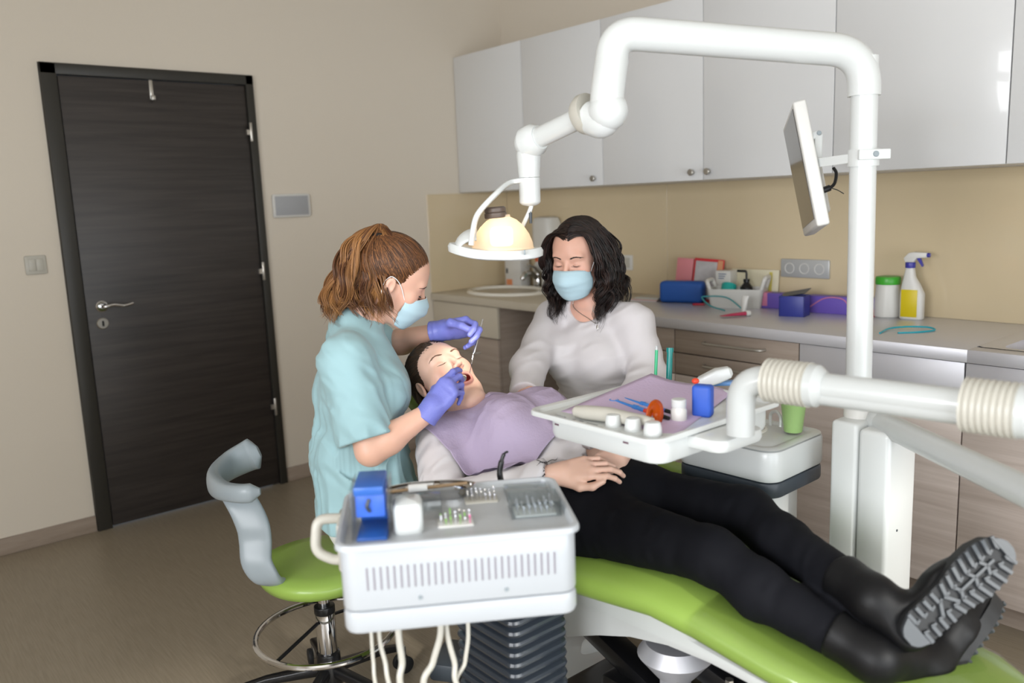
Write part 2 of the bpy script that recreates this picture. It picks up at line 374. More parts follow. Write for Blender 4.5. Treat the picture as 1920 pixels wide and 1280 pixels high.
# ================================================================== THINGS ON THE WORKTOP
bs = thing('wash_basin', 'oval white ceramic basin set in the beige worktop', 'sink', (.36, 1.625, CT))
B().lathe([(.0, -.10), (.12, -.095), (.19, -.05), (.215, .002), (.225, .014), (.24, .014), (.25, .006), (.252, 0)], sx=1.1, sy=.82, seg=48).build('bowl', M_ceram, bs)
fc = thing('faucet', 'chrome single-lever faucet behind the oval basin', 'faucet', (.36, 1.862, CT))
B().cyl((0, 0, 0), (0, 0, .07), .022, .02, bev=.003).tube(bez([(0, 0, .05), (0, -.04, .085), (0, -.09, .09), (0, -.125, .06)], 6), [.016]*18+[.011]).build('spout', M_chrome, fc)
B().ball((0, 0, .08), (.022, .022, .018)).tube([(0, 0, .09), (0, -.02, .12), (0, -.075, .145)], [.01, .008, .006]).build('lever', M_chrome, fc)
def bottle(name, label, cat, loc, prof, m, cap=None, group=None, sx=1, sy=1, seg=28):
    t = thing(name, label, cat, loc, group=group); B().lathe([(0, 0)]+prof, sx=sx, sy=sy, seg=seg).build('body', m, t)
    if cap: B().lathe(cap[0], sx=sx, sy=sy, seg=seg).build('cap', cap[1], t)
    return t
t = thing('supply_box', 'white carton with orange and black marks beside the faucet', 'box', (.17, 1.86, CT), .08)
B().bb((-.06, -.04, 0), (.075, .04, .17), .003).build('carton', M_whitep, t)
B().bb((-.05, -.0405, .01), (.0, -.0395, .045)).build('orange_print', mat('orange_print', 'd98a5e', .5), t)
B().bb((-.05, -.0405, .08), (-.035, -.0395, .11)).build('black_mark', M_black, t)
bottle('cleaner_bottle', 'small bottle with an orange cap standing right of the faucet', 'bottle', (.315, 1.905, CT), [(.026, 0), (.028, .01), (.028, .12), (.014, .145), (.012, .155)], M_whitep, ([(.015, .15), (.016, .18), (0, .182)], mat('orange_cap', 'd9622f', .4)))
t = thing('soap_refill', 'white soap pack with teal front standing right of the basin', 'pack', (.47, 1.87, CT))
B().bb((-.05, -.035, 0), (.005, .035, .14), .008).build('white_pack', M_whitep, t)
bottle('soap_bottle', 'teal green liquid bottle right of the oval basin', 'bottle', (.545, 1.84, CT), [(.036, 0), (.04, .01), (.04, .14), (.03, .17), (.014, .185), (.013, .2)], M_teal, ([(.016, .195), (.016, .222), (0, .224)], M_whitep))
t = thing('paper_towel_dispenser', 'white rounded towel dispenser on the wall behind the exam lamp', 'dispenser', (.43, YB-.006, 1.2))
B().loft([((0, -.06, -.11), (1, 0, 0), (0, 1, 0), .07, .05), ((0, -.06, -.10), (1, 0, 0), (0, 1, 0), .08, .06), ((0, -.06, .09), (1, 0, 0), (0, 1, 0), .08, .06), ((0, -.06, .115), (1, 0, 0), (0, 1, 0), .07, .05), ((0, -.06, .122), (1, 0, 0), (0, 1, 0), .04, .03)], ex=4).build('shell', M_whitep, t)
B().bb((-.05, -.1, -.16), (.05, -.01, -.1), .02).build('clear_tray', M_glass, t)

t = thing('paper_stack', 'low untidy stack of papers on the steel worktop beside the blue case', 'papers', (1.30, 1.77, CT), .2)
for k in range(5): B().bb((-.08+.01*k, -.06, .004*k), (.07+.004*k, .08-.006*k, .004*k+.0035)).build('sheet', [M_whitep, mat('pink_paper', 'd9a6a8', .7), M_cream, M_whitep, M_offw][k], t)
t = thing('instrument_case', 'bright blue zip case standing in front of the pink books', 'case', (1.50, 1.78, CT), .35)
B().box((0, 0, .052), (.215, .075, .104), .02, 4).build('case_body', mat('blue_fabric_case', '2457a8', .55), t)
t = thing('red_strip', 'small red strip lying at the right end of the blue case', 'strip', (1.63, 1.73, CT), .5)
B().bb((-.025, -.006, 0), (.03, .006, .01), .003).build('strip', mat('red_plastic', 'b0263c', .4), t)
t = thing('book', 'pink book leaning on the wall behind the blue case', 'book', (1.435, 1.86, CT), .12, rot=(-.12, .05, .12))
B().bb((-.045, -.012, 0), (.045, .012, .205), .002).build('cover', mat('pink_card', 'd4858c', .5), t)
t = thing('brochure', 'red bordered brochure with grey picture beside the pink book', 'brochure', (1.575, 1.86, CT), rot=(-.14, .05, .1))
B().bb((-.085, -.004, 0), (.075, .004, .205), .001).build('backing', mat('red_card', 'c8323c', .5), t)
B().bb((-.075, -.0055, .012), (.042, -.0038, .192)).build('picture', mat('grey_picture', 'b7b4b6', .5, var=.5, vscale=14), t)
B().bb((.045, -.0055, .1), (.072, -.0038, .2)).build('orange_corner', mat('peach_print', 'd99a72', .5), t)
t = thing('medicine_box', 'white carton with blue lettering lines standing between the brochure and the basket', 'box', (1.685, 1.868, CT+.0), .15)
B().bb((-.035, -.035, 0), (.04, .035, .155), .002).build('carton', M_whitep, t)
for k in range(3): B().bb((-.02, -.0356, .138-.01*k), (.02-.006*k, -.0348, .142-.01*k)).build('print_line', mat('blue_print', '4a5f86', .5), t)
t = thing('storage_basket', 'white plastic basket with cut-out handle on the steel worktop', 'basket', (1.80, 1.80, CT), .38)
def tub(w, d, h, th, flare, m, nm, par):
    b = B(); rings = [(w-2*flare, d-2*flare, 0), (w, d, h), (w-2*th, d-2*th, h), (w-2*flare-2*th, d-2*flare-2*th, th)]
    vs = []
    for a, c, z in rings: vs += [(x, y, z) for x, y in rrect(a, c, .015, 4)]
    n = len(rrect(1, 1, .015, 4)); b.add(vs, [(i*n+k, i*n+(k+1) % n, (i+1)*n+(k+1) % n, (i+1)*n+k) for i in range(3) for k in range(n)]+[tuple(range(n))[::-1], tuple(range(3*n, 4*n))])
    return b.build(nm, m, par)
tub(.25, .14, .085, .003, .012, M_whitep, 'tub', t)
B().tube(fillet([(.115, -.05, .083), (.13, -.05, .135), (.13, .05, .135), (.115, .05, .083)], .02), .009, 10).build('handle', M_whitep, t)
B().tube(fillet([(-.115, -.05, .083), (-.13, -.05, .12), (-.13, .05, .12), (-.115, .05, .083)], .02), .009, 10).build('handle', M_whitep, t)
p = bottle('pump_bottle', 'black pump dispenser standing in the white basket', 'bottle', (1.835, 1.815, CT+.004), [(.026, 0), (.028, .01), (.028, .085), (.012, .105), (.011, .115)], M_black)
B().cyl((0, 0, .11), (0, 0, .15), .005).tube([(0, 0, .15), (-.004, -.002, .157), (-.04, -.012, .158)], .006).cyl((0, 0, .108), (0, 0, .122), .014).build('pump', M_black, p)
t = thing('teal_roll', 'teal and white roll lying in the white basket', 'roll', (1.765, 1.775, CT+.035), .3); B().lathe([(.03, -.03), (.034, -.03), (.034, .03), (.012, .03), (.012, -.03), (.03, -.03)], (0, 0, .035), (0, .6, 1)).build('roll', M_teal, t)
t = thing('notepad', 'cream card standing on edge behind the white basket', 'card', (1.80, 1.905, CT), rot=(-.1, 0, .08))
B().bb((-.11, -.004, 0), (.13, .004, .16), .001).build('card', mat('cream_card', 'd9d2b8', .6), t)
B().bb((.085, -.0052, .01), (.10, -.0038, .15)).build('yellow_stripe', mat('yellow_print', 'cdbf63', .6), t)
t = thing('carton', 'low purple and pink carton behind the dark blue wallet', 'box', (1.985, 1.85, CT), .12)
B().bb((-.10, -.03, 0), (.09, .03, .068), .002).build('sleeve', M_purple, t); B().bb((-.101, -.031, .01), (-.045, .03, .069), .002).build('pink_end', mat('pink_print', 'c97b9c', .5), t)
t = thing('carton', 'long purple carton with a pink arc lying along the wall left of the lamp pole', 'box', (2.27, 1.84, CT), .1)
B().bb((-.13, -.03, 0), (.16, .03, .072), .002).build('sleeve', M_purple, t)
B().tube(bez([(-.12, -.0305, .02), (-.05, -.0305, .064), (.02, -.0305, .066), (.05, -.0305, .04), (.06, -.0305, .01)], 6), .0025, 6).build('pink_arc', mat('pink_print', 'c97b9c', .5), t)
B().bb((.125, -.031, .0), (.161, .0, .03), .001).build('red_end', mat('red_plastic', 'b0263c', .4), t)
t = thing('open_wallet', 'dark blue box with its black lined lid propped open', 'box', (2.155, 1.69, CT), .25)
B().bb((-.052, -.04, 0), (.052, .04, .002)).bb((-.052, -.04, 0), (-.048, .04, .085)).bb((.048, -.04, 0), (.052, .04, .085)).bb((-.052, -.04, 0), (.052, -.036, .085), .001).bb((-.052, .036, 0), (.052, .04, .085)).build('shell', mat('dark_blue_card', '2f3788', .4), t)
B().bb((-.046, -.034, .01), (.046, .034, .078)).build('lining', M_whitep, t)
o = B().bb((-.055, 0, -.0015), (.055, .09, .0015)).build('lid', M_black, t); o.matrix_basis = Matrix.Translation((-.0, -.04, .088)) @ Euler((.12, -.2, 0)).to_matrix().to_4x4()
t = thing('toothpaste_tube', 'pink and white tube with a round white cap lying on the steel worktop', 'tube', (1.99, 1.53, CT+.008), math.radians(62))
B().loft([((-.075, 0, 0), (0, 1, 0), (0, 0, 1), .016, .0012), ((-.03, 0, .002), (0, 1, 0), (0, 0, 1), .014, .006), ((.035, 0, .003), (0, 1, 0), (0, 0, 1), .011, .009)], seg=20, ex=2).build('tube_body', mat('pink_tube', 'b83a5c', .35), t)
B().cyl((.036, 0, .004), (.056, 0, .004), .0125, bev=.003).build('cap', M_whitep, t)
t = thing('cream_tube', 'small white tube standing on its cap by the teal frame', 'tube', (1.95, 1.63, CT), .3)
B().loft([((0, 0, 0), (1, 0, 0), (0, 1, 0), .010, .010, 2), ((0, 0, .012), (1, 0, 0), (0, 1, 0), .011, .011, 2), ((.004, 0, .06), (1, 0, 0), (0, 1, 0), .014, .006, 2), ((.008, 0, .075), (1, 0, 0), (0, 1, 0), .015, .0012, 2)], seg=20).build('tube_body', M_whitep, t)
t = thing('face_shield_frame', 'teal wire face shield frame in front of the white basket', 'frame', (1.80, 1.655, CT), .3)
B().tube(bez([(.10, .03, .003), (.02, .05, .05), (-.07, .03, .055), (-.075, 0, .05), (-.03, -.02, .02), (.04, -.03, .003)], 8), .003, 8).build('wire', mat('teal_wire', '2c8f95', .3), t)
t = thing('face_shield_frame', 'bright cyan wire frame lying on the steel worktop in front of the spray bottle', 'frame', (2.70, 1.55, CT+.003), 0)
B().tube(bez([(-.065, -.09, 0), (-.075, .0, .004), (-.04, .06, .006), (.02, .09, .006), (.055, .07, .002), (.03, .01, 0), (-.02, -.05, 0)], 8), .0032, 8).build('wire', mat('cyan_wire', '1fa3b4', .3), t)
t = bottle('wipes_tub', 'white tub with a green lid on the steel worktop right of the lamp pole', 'tub', (2.465, 1.855, CT), [(.045, 0), (.05, .006), (.0505, .05), (.044, .115), (.0435, .13), (.044, .135)], M_whitep, ([(.046, .132), (.047, .136), (.047, .156), (.044, .162), (0, .163)], mat('green_lid', '3ea12f', .35)))
t = thing('spray_bottle', 'white trigger spray bottle with purple nozzle and yellow label', 'bottle', (2.568, 1.845, CT), .12)
ux, uy = (1, 0, 0), (0, 1, 0)
B().loft([((0, 0, 0), ux, uy, .04, .022), ((0, 0, .005), ux, uy, .044, .026), ((0, 0, .10), ux, uy, .044, .026), ((-.006, 0, .135), ux, uy, .034, .022), ((-.012, 0, .165), ux, uy, .022, .017), ((-.012, 0, .20), ux, uy, .0155, .0155), ((-.012, 0, .205), ux, uy, .0155, .0155)], ex=3).build('flask', M_whitep, t)
B().bb((-.034, -.0275, .012), (.026, -.0262, .118), .001).build('label_panel', mat('yellow_label', 'd0bb12', .4), t)
B().cyl((-.012, 0, .2), (-.012, 0, .222), .0185, bev=.002).cyl((.045, 0, .25), (.058, 0, .25), .0085).prism([(.012, .235), (.022, .245), (.036, .21), (.032, .205)], -.006, .006, plane='xz').build('purple_trim', mat('purple_plastic', '3d3b98', .35), t)
B().prism([(-.03, .222), (.002, .222), (.012, .238), (.048, .241), (.048, .26), (.0, .262), (-.018, .258), (-.036, .238)], -.011, .011, .004, plane='xz').build('trigger_head', M_whitep, t)
# ================================================================== DENTAL CHAIR
X_, Y_, Z_ = Vector((1, 0, 0)), Vector((0, 1, 0)), Vector((0, 0, 1))
ch = thing('dental_chair', 'lime green dental chair with white plastic frame under the reclining patient', 'dental chair', (2.6, .1, 0))
def csec(x, y, z, w, h, tilt=0, e=2.6):
    u = Vector((math.sin(tilt), 0, math.cos(tilt))); return ((x-2.6, y-.1, z), (0, 1, 0), tuple(u), w, h, e)
# z is the middle of the padding
b = B(); b.loft([csec(2.40, .12, .555, .20, .02, -.3), csec(2.43, .12, .552, .25, .045, -.2), csec(2.52, .12, .530, .275, .055, -.05), csec(2.66, .12, .525, .268, .058), csec(2.80, .12, .535, .255, .056, -.05), csec(2.92, .12, .542, .24, .054), csec(3.04, .12, .527, .228, .052, .18),
        csec(3.20, .12, .497, .215, .048, .15), csec(3.36, .125, .480, .205, .044, .1), csec(3.47, .13, .470, .19, .040, .1), csec(3.545, .13, .463, .15, .034, .1), csec(3.58, .13, .460, .10, .024, .1), csec(3.595, .13, .459, .04, .01, .1)], seg=48)
b.build('seat_cushion', M_green, ch)
b = B(); b.loft([csec(2.44, .10, .56, .15, .02, -.9), csec(2.40, .10, .58, .21, .045, -.6), csec(2.27, .09, .635, .225, .045, -.45), csec(2.13, .07, .70, .215, .042, -.45), csec(2.04, .06, .745, .17, .04, -.45), csec(2.01, .055, .76, .12, .02, -.45)], seg=40)
b.build('backrest', M_green, ch)
b = B(); b.loft([csec(2.05, .05, .775, .06, .02, -.5), csec(2.02, .045, .79, .105, .04, -.5), csec(1.95, .04, .815, .115, .045, -.45), csec(1.89, .035, .835, .10, .035, -.4), csec(1.87, .035, .842, .06, .015, -.4)], seg=36)
b.build('headrest', M_green, ch)
B().tube([(-.66, -.06, .735-.0), (-.50, -.04, .655), (-.30, 0, .56)], [.02, .025, .03], 12).build('headrest_bar', M_dgrey, ch)
b = B(); b.loft([csec(2.46, .10, .50, .17, .02, -.8), csec(2.36, .10, .545, .20, .022, -.45), csec(2.12, .08, .655, .19, .02, -.45), csec(2.03, .065, .70, .13, .014, -.45)], seg=32); b.build('back_shell', M_white, ch)
# armrest on the far side
b = B(); b.tube(fillet([(-.24, .36, .50), (-.24, .36, .60), (-.10, .37, .615), (.12, .37, .60)], .04), [.018]*19+[.018], 12); b.build('armrest_bracket', M_grey, ch)
B().loft([((-.20, .37, .615), Y_, Z_, .02, .008), ((-.18, .37, .618), Y_, Z_, .04, .02), ((.02, .37, .61), Y_, Z_, .045, .022), ((.12, .37, .60), Y_, Z_, .035, .016), ((.14, .37, .598), Y_, Z_, .015, .006)], seg=24).build('armrest', M_green, ch)
# white side fairing: outlines measured on the near side of the chair
up = [(1040, 1105), (1120, 1118), (1210, 1143), (1300, 1188), (1400, 1250), (1480, 1310)]; lo = [(1060, 1195), (1120, 1193), (1180, 1196), (1250, 1212), (1330, 1245), (1400, 1282), (1440, 1320)]
yf = -.075
o = [aty(px, py, yf) for px, py in up]+[aty(px, py, yf) for px, py in lo[::-1]]
for ya_ in (yf-.1, .24): B().prism([(p[0]-2.6, p[2]) for p in o], ya_, ya_+.05, .008, 'xz').build('frame_cover', M_white, ch)
b = B(); b.loft([((-.12, .02, .44), Y_, Z_, .15, .03), ((.2, .02, .44), Y_, Z_, .15, .035), ((.45, .02, .415), Y_, Z_, .12, .03), ((.75, .02, .40), Y_, Z_, .10, .02)], ex=4); b.build('seat_pan', M_dgrey, ch)
# lift mechanism and base plate
b = B(); b.box((.30, .0, .33), (.62, .10, .05), .008, 2, (0, .22, 0)).box((.1, -.03, .24), (.5, .07, .045), .006, 2, (0, .35, 0)).box((.34, .06, .22), (.5, .07, .045), .006, 2, (0, -.25, 0)); b.build('lift_link', M_black, ch)
B().lathe([(0, .03), (.07, .03), (.09, .0), (.05, -.05), (0, -.05)], (.27, -.06, .35), (0, 0, 1)).bb((.245, -.09, .24), (.295, -.03, .31), .004).build('lift_bracket', M_steel, ch)
B().cyl((.42, -.055, .332), (.42, -.055, .346), .010, seg=6).cyl((.30, -.1, .30), (.30, -.085, .30), .012, seg=6).build('bolt', M_satin, ch)
B().prism(rrect(1.15, .50, .12, 6, .12, .02), 0, .055, .015).build('base_plate', M_white, ch)
B().prism(rrect(.72, .30, .05, 6, .24, .02), .05, .115, .02).build('base_cover', M_black, ch)
B().bb((.05, -.1, .105), (.2, .12, .22), .02).build('lift_housing', M_black, ch); B().bb((.42, -.06, .1), (.54, .1, .3), .02).build('lift_housing', M_black, ch)
# clear film over the foot end
b = B(); z3 = .0035
b.loft([csec(3.03, .12, .528, .233+z3, .056+z3, .15), csec(3.10, .12, .515, .228, .058, .18), csec(3.20, .12, .497, .215+z3, .05+z3, .15), csec(3.36, .125, .480, .205+z3, .046+z3, .1), csec(3.47, .13, .470, .19+z3, .042+z3, .1), csec(3.545, .13, .463, .152+z3, .037+z3, .1), csec(3.585, .13, .460, .105+z3, .026+z3, .1)], seg=48, caps=False)
b.build('clear_cover', M_film, ch)

# ================================================================== WATER UNIT TOWER
un = thing('water_unit', 'tall white two-part unit column carrying the lamp pole and tray arm', 'dental unit', (3.01, .47, 0))
B().bb((0, 0, .06), (.069, .14, .86), .010, 3).build('housing', M_white, un)
B().bb((.071, 0, .06), (.15, .14, .85), .012, 3).build('side_housing', M_white, un)
B().bb((-.01, -.01, 0), (.16, .15, .06), .01).build('foot', M_dgrey, un)
B().cyl((.1495, .045, .43), (.1515, .045, .43), .006).cyl((.1495, .05, .60), (.1515, .05, .60), .003).build('screw', M_dgrey, un)
# spittoon
sp = thing('spittoon_unit', 'white rounded spittoon unit with dark grey base band beside the unit column', 'spittoon', (2.80, .44, 0), math.radians(2))
o1 = rrect(.30, .27, .045, 8)
b = B(); b.prism(o1, .712, .795, .012); b.build('bowl_housing', M_white, sp)
b = B(); ins = [(0, .796), (.012, .80), (.03, .797), (.045, .785)]
vs = []
for i_, z in ins: vs += [(x, y, z) for x, y in rrect(.30-2*i_-.006, .27-2*i_-.006, .045-i_*.5, 8)]
n = len(rrect(1, 1, .04, 8)); b.add(vs, [(i*n+k, i*n+(k+1) % n, (i+1)*n+(k+1) % n, (i+1)*n+k) for i in range(3) for k in range(n)]+[tuple(range(3*n, 4*n))]); b.build('bowl_rim', M_white, sp)
B().lathe([(0, -.006), (.05, -.002), (.075, .006), (.08, .011), (.086, .009), (.088, 0)], (-.055, .01, .788), sy=.95, seg=40).build('bowl', M_ceram, sp)
B().prism(rrect(.296, .266, .045, 8), .672, .713, .008).build('base_band', M_dgrey, sp)
B().bb((-.115, -.09, .05), (.09, .10, .675), .02, 3).build('column', M_white, sp)
B().bb((-.115, -.093, .30), (-.11, .10, .30)).cyl((.02, -.0905, .61), (.02, -.092, .61), .004).build('screw', M_dgrey, sp)
B().bb((-.14, -.12, 0), (.12, .13, .05), .015).build('foot', M_dgrey, sp)
B().cyl((-.09, -.11, .56), (-.09, -.11, .675), .02).build('drain_bottle', M_dgrey, sp)
B().tube(bez([(.005, .09, .79), (.005, .09, .825), (.03, .075, .84), (.055, .055, .832), (.058, .05, .808)], 8), .0045, 10).build('water_spout', M_white, sp)
cup = thing('rinse_cup', 'translucent light green plastic cup on the spittoon unit', 'cup', tuple(atz(1487, 808, .80)-np.array([0, 0, 0])))
B().lathe([(0, .002), (.0225, 0), (.0235, .002), (.032, .076), (.0335, .078), (.0325, .079), (.031, .076), (.0222, .004), (0, .004)], seg=32).build('cup_wall', mat('green_cup', 'c6f09c', .3, trans=.35), cup)
# suction holder with tubes behind the near tray
sh = thing('suction_holder', 'white handpiece holder behind the instrument tray with green suction tips', 'holder', tuple(at(1335, 760, 2.22)))
B().box((0, 0, 0), (.12, .06, .03), .01).box((0.03, .0, -.06), (.04, .04, .10), .01).build('holder_block', M_white, sh)
for px, py, py2, r, m, nm in ((1231, 656, 730, .0042, mat('bright_green_plastic', '35b57f', .3), 'suction_tip'), (1256, 660, 738, .008, mat('deep_teal_plastic', '14807c', .3), 'suction_tube')):
    t = thing(nm, 'thin bright green suction tip with clear end beside the white-clad arm' if r < .005 else 'thick dark teal suction tube standing right of the thin green tip', 'suction tube', tuple(at(px, py2, 2.3)))
    a = at(px-3, py2+12, 2.3); c = at(px, py, 2.3)
    B().tube([a, c], [r, r*1.05], 12).build('shaft', m, t, world=True)
    cc = c+(c-a)/np.linalg.norm(c-a)*.012
    B().tube([c, cc], [r*1.25, r*1.25] if r > .005 else [r*.8, r*.8], 12).build('tip', m if r > .005 else M_glass, t, world=True)
t = thing('suction_handpiece', 'white angular suction handle lying behind the blue block', 'handle', tuple(at(1338, 706, 2.1)), rot=(0, -.30, .75))
B().loft([((-.05, 0, -.008), Y_, Z_, .008, .006), ((-.035, 0, -.004), Y_, Z_, .018, .014), ((.01, 0, 0), Y_, Z_, .022, .018), ((.04, 0, 0), Y_, Z_, .016, .014), ((.047, 0, 0), Y_, Z_, .008, .007)], ex=5, seg=24).build('handle_body', M_white, t)
t = thing('orange_button', 'small orange red knob peeking out behind the blue block', 'knob', tuple(at(1304, 714, 1.98)))
B().ball((0, 0, 0), (.009, .009, .007)).build('knob', mat('orange_red', 'e0482c', .35), t)

# ================================================================== LAMP WITH ARM AND POLE
P0 = Vector((3.04, .545, .86)); Pt = Vector((3.025, .555, 1.735)); J0 = Vector(at(1146, 60, 1.89)); J1 = Vector(at(1140, 195, 1.90)); J2 = Vector(at(990, 268, 2.10)); V2 = Vector(at(986, 378, 2.10)); V2.x, V2.y = J2.x, J2.y
lt = thing('exam_lamp', 'white dental exam lamp hanging from a bent tube on a tall pole', 'lamp', tuple(P0))
b = B(); b.tube(fillet([P0, Pt-Vector((0, 0, .01)), Pt], .001, 2)[:2]+[Pt-Vector((0, 0, .10))], .0305, 28); b.build('pole', M_white, lt, world=True)
b = B(); b.tube(fillet([Pt-Vector((0, 0, .10)), Pt, J0, J0-Vector((0, 0, .06))], [.085, .065], 12), .0375, 28); b.build('top_tube', M_white, lt, world=True)
B().tube([P0-Vector((0, 0, .0)), P0+Vector((0, 0, .03))], .034, 28).tube([P0+Vector((0, 0, .035)), P0+Vector((0, 0, .055))], .041, 28).build('pole_collar', M_whitep, lt, world=True)
b = B(); b.tube(bez([J0-Vector((0, 0, .061)), J1+Vector((0, 0, .03)), J1+(J2-J1)*.05-Vector((0, 0, .03)), J1+(J2-J1)*.22-Vector((0, 0, .01))], 10), .0385, 28); b.ball(J1-Vector((0, 0, .015)), .0455); b.build('elbow_joint', M_white, lt, world=True)
d12 = (J2-J1).normalized()
b = B(); b.tube([J1+d12*.055, J1+d12*.07, J1+d12*.085], [.047, .049, .042], 28).build('joint_ring', M_offw, lt, world=True)
b = B(); b.tube([J1+d12*.06, J2], .0255, 24); b.build('swing_arm', M_white, lt, world=True)
b = B(); b.tube([J2-d12*.045, J2-d12*.03, J2], [.030, .040, .041], 28).tube([J2+Vector((0, 0, .02)), J2-Vector((0, 0, .03)), J2-Vector((0, 0, .085))], [.022, .031, .027], 24).ball(J2, .036); b.build('swivel_joint', M_white, lt, world=True)
b = B(); b.tube([J2-Vector((0, 0, .086)), V2+Vector((0, 0, .0))], .0272, 24).ball(V2, (.0272, .0272, .012)); b.build('lower_tube', M_white, lt, world=True)
# lamp head: local frame, x = image right, y = away, z = up
HX = Vector((CR[0], CR[1], 0)).normalized(); HY = Vector((-HX.y, HX.x, 0)); HC = Vector(at(929, 463, 2.10))
Hm = Matrix(((HX.x, HY.x, 0, HC.x), (HX.y, HY.y, 0, HC.y), (0, 0, 1, HC.z), (0, 0, 0, 1)))
def H(b=None): b = b or B(); b.M = Hm; return b
# outer rim: flattened oval ring, loops to a hand grip on the left
b = H(); pts = []
for k in range(64):
    t = 2*PI*k/64; pts.append((.113*math.copysign(abs(math.cos(t))**.85, math.cos(t)), .062*math.sin(t), -.012-.010*math.cos(t)+.006*math.cos(2*t)))
vs = []
for i, p in enumerate(pts):
    for w, h in ((0, -.012), (.006, -.009), (.007, .004), (.002, .012), (-.012, .012), (-.015, 0), (-.011, -.011)):
        q = Vector(p); r_ = Vector((p[0], p[1], 0)).normalized(); vs.append(q+r_*w+Vector((0, 0, h)))
b.add(vs, [(i*7+k, i*7+(k+1) % 7, ((i+1) % 64)*7+(k+1) % 7, ((i+1) % 64)*7+k) for i in range(64) for k in range(7)])
b.build('rim', M_white, lt, world=True)
# translucent dome
m = bpy.data.materials.new('frosted_dome'); m.use_nodes = True; nt = m.node_tree; pb = nt.nodes['Principled BSDF']
pb.inputs['Base Color'].default_value = lin('e9ddcf'); pb.inputs['Roughness'].default_value = .25
tl = nt.nodes.new('ShaderNodeBsdfTranslucent'); tl.inputs['Color'].default_value = lin('fff1dc'); mx = nt.nodes.new('ShaderNodeMixShader'); mx.inputs[0].default_value = .6
tr = nt.nodes.new('ShaderNodeBsdfTransparent'); tr.inputs['Color'].default_value = lin('e8dccb'); mx2 = nt.nodes.new('ShaderNodeMixShader'); mx2.inputs[0].default_value = .3
nt.links.new(pb.outputs[0], mx.inputs[1]); nt.links.new(tl.outputs[0], mx.inputs[2]); nt.links.new(mx.outputs[0], mx2.inputs[1]); nt.links.new(tr.outputs[0], mx2.inputs[2]); nt.links.new(mx2.outputs[0], nt.nodes['Material Output'].inputs['Surface'])
b = H(); prof = [(.078, -.006), (.076, .01), (.068, .03), (.055, .05), (.038, .066), (.022, .074), (.021, .080)]
b.lathe([(r, z) for r, z in prof], (.018, 0, 0), sy=.72, seg=40); b.build('dome', m, lt, world=True)
b = H(); b.lathe([(.0265, 0), (.028, .003), (.028, .012), (.0255, .014), (.027, .016), (.027, .024), (.022, .028), (0, .028)], (.004, 0, .072), (-.05, 0, 1), seg=36); b.build('top_knob', mat('brown_plastic', '5d5048', .4), lt, world=True)
# side cheeks
b = H()
vs = []
for i in range(13):
    t = i/12; a = -1.25+2.5*t
    for k in range(9):
        u = k/8; vs.append((-.045-.06*math.sin(u*PI/2)*math.cos(a*.55), .052*math.sin(a)*(1-.15*u), -.012+.062*math.cos(u*PI/2)**.8*math.cos(a*.8)))
b.grid([vs[i*9:(i+1)*9] for i in range(13)]); ck = b.build('side_cheek', M_white, lt, world=True)
sm = ck.modifiers.new('thick', 'SOLIDIFY'); sm.thickness = .004
# bulb housing inside and lens below
bm_ = mat('lamp_glow', 'fff6e8', .5, emit='ffe9c8', es=4)
b = H(); b.bb((-.012, -.022, .002), (.045, .022, .05), .012, 3); b.build('bulb', bm_, lt, world=True)
b = H(); b.bb((-.03, -.04, -.016), (.085, .04, -.010), .003); b.build('lens', clearmat('lens_glass', 'fff8ee', .5), lt, world=True)
b = H(); b.bb((.07, -.067, -.018), (.074, -.06, -.006), .001); b.build('sensor', M_grey, lt, world=True)
# yoke from the lower tube over the head to both sides
def yoke(pts, n, w, h):
    P = bez(pts, n); S = []
    for i, p in enumerate(P):
        T = Vector(P[min(i+1, len(P)-1)])-Vector(P[max(i-1, 0)]); T.normalize(); a = Vector((0, 1, 0)); a = (a-T*a.dot(T)).normalized(); S.append((p, a, T.cross(a), w[0]+(w[1]-w[0])*i/(len(P)-1), h))
    return S
V2l = Hm.inverted() @ V2
b = H(); b.loft(yoke([(V2l.x-.0, V2l.y-.002, V2l.z+.055), (V2l.x-.05, V2l.y-.004, V2l.z+.048), (V2l.x-.088, -.03, .128), (-.038, -.05, .085), (-.052, -.056, .045), (-.058, -.058, .01)], 8, (.020, .014), .007), seg=20, ex=4); b.build('yoke_arm', M_white, lt, world=True)
b = H(); b.loft(yoke([(V2l.x+.004, V2l.y+.012, V2l.z+.01), (V2l.x+.0, .055, V2l.z-.02), (.06, .062, .03), (.045, .062, 0)], 8, (.014, .011), .006), seg=20, ex=4); b.build('yoke_arm', M_white, lt, world=True)
b = B(); b.cyl(V2-Vector((0, 0, .008)), V2-Vector((0, 0, .035)), .0015, seg=8).cyl(V2-Vector((0, 0, .028)), V2-Vector((0, 0, .055)), .0045, .0035, seg=12).build('switch_stem', M_dgrey, lt, world=True)

# monitor on the pole
mo = thing('monitor', 'white monitor with dark screen seen nearly edge-on, clamped to the lamp pole', 'monitor', tuple(at(1508, 310, 2.06)))
mt, mb_ = Vector(at(1489, 190, 2.06)), Vector(at(1535, 424, 2.06))
upv = (mt-mb_).normalized(); hgt = (mt-mb_).length
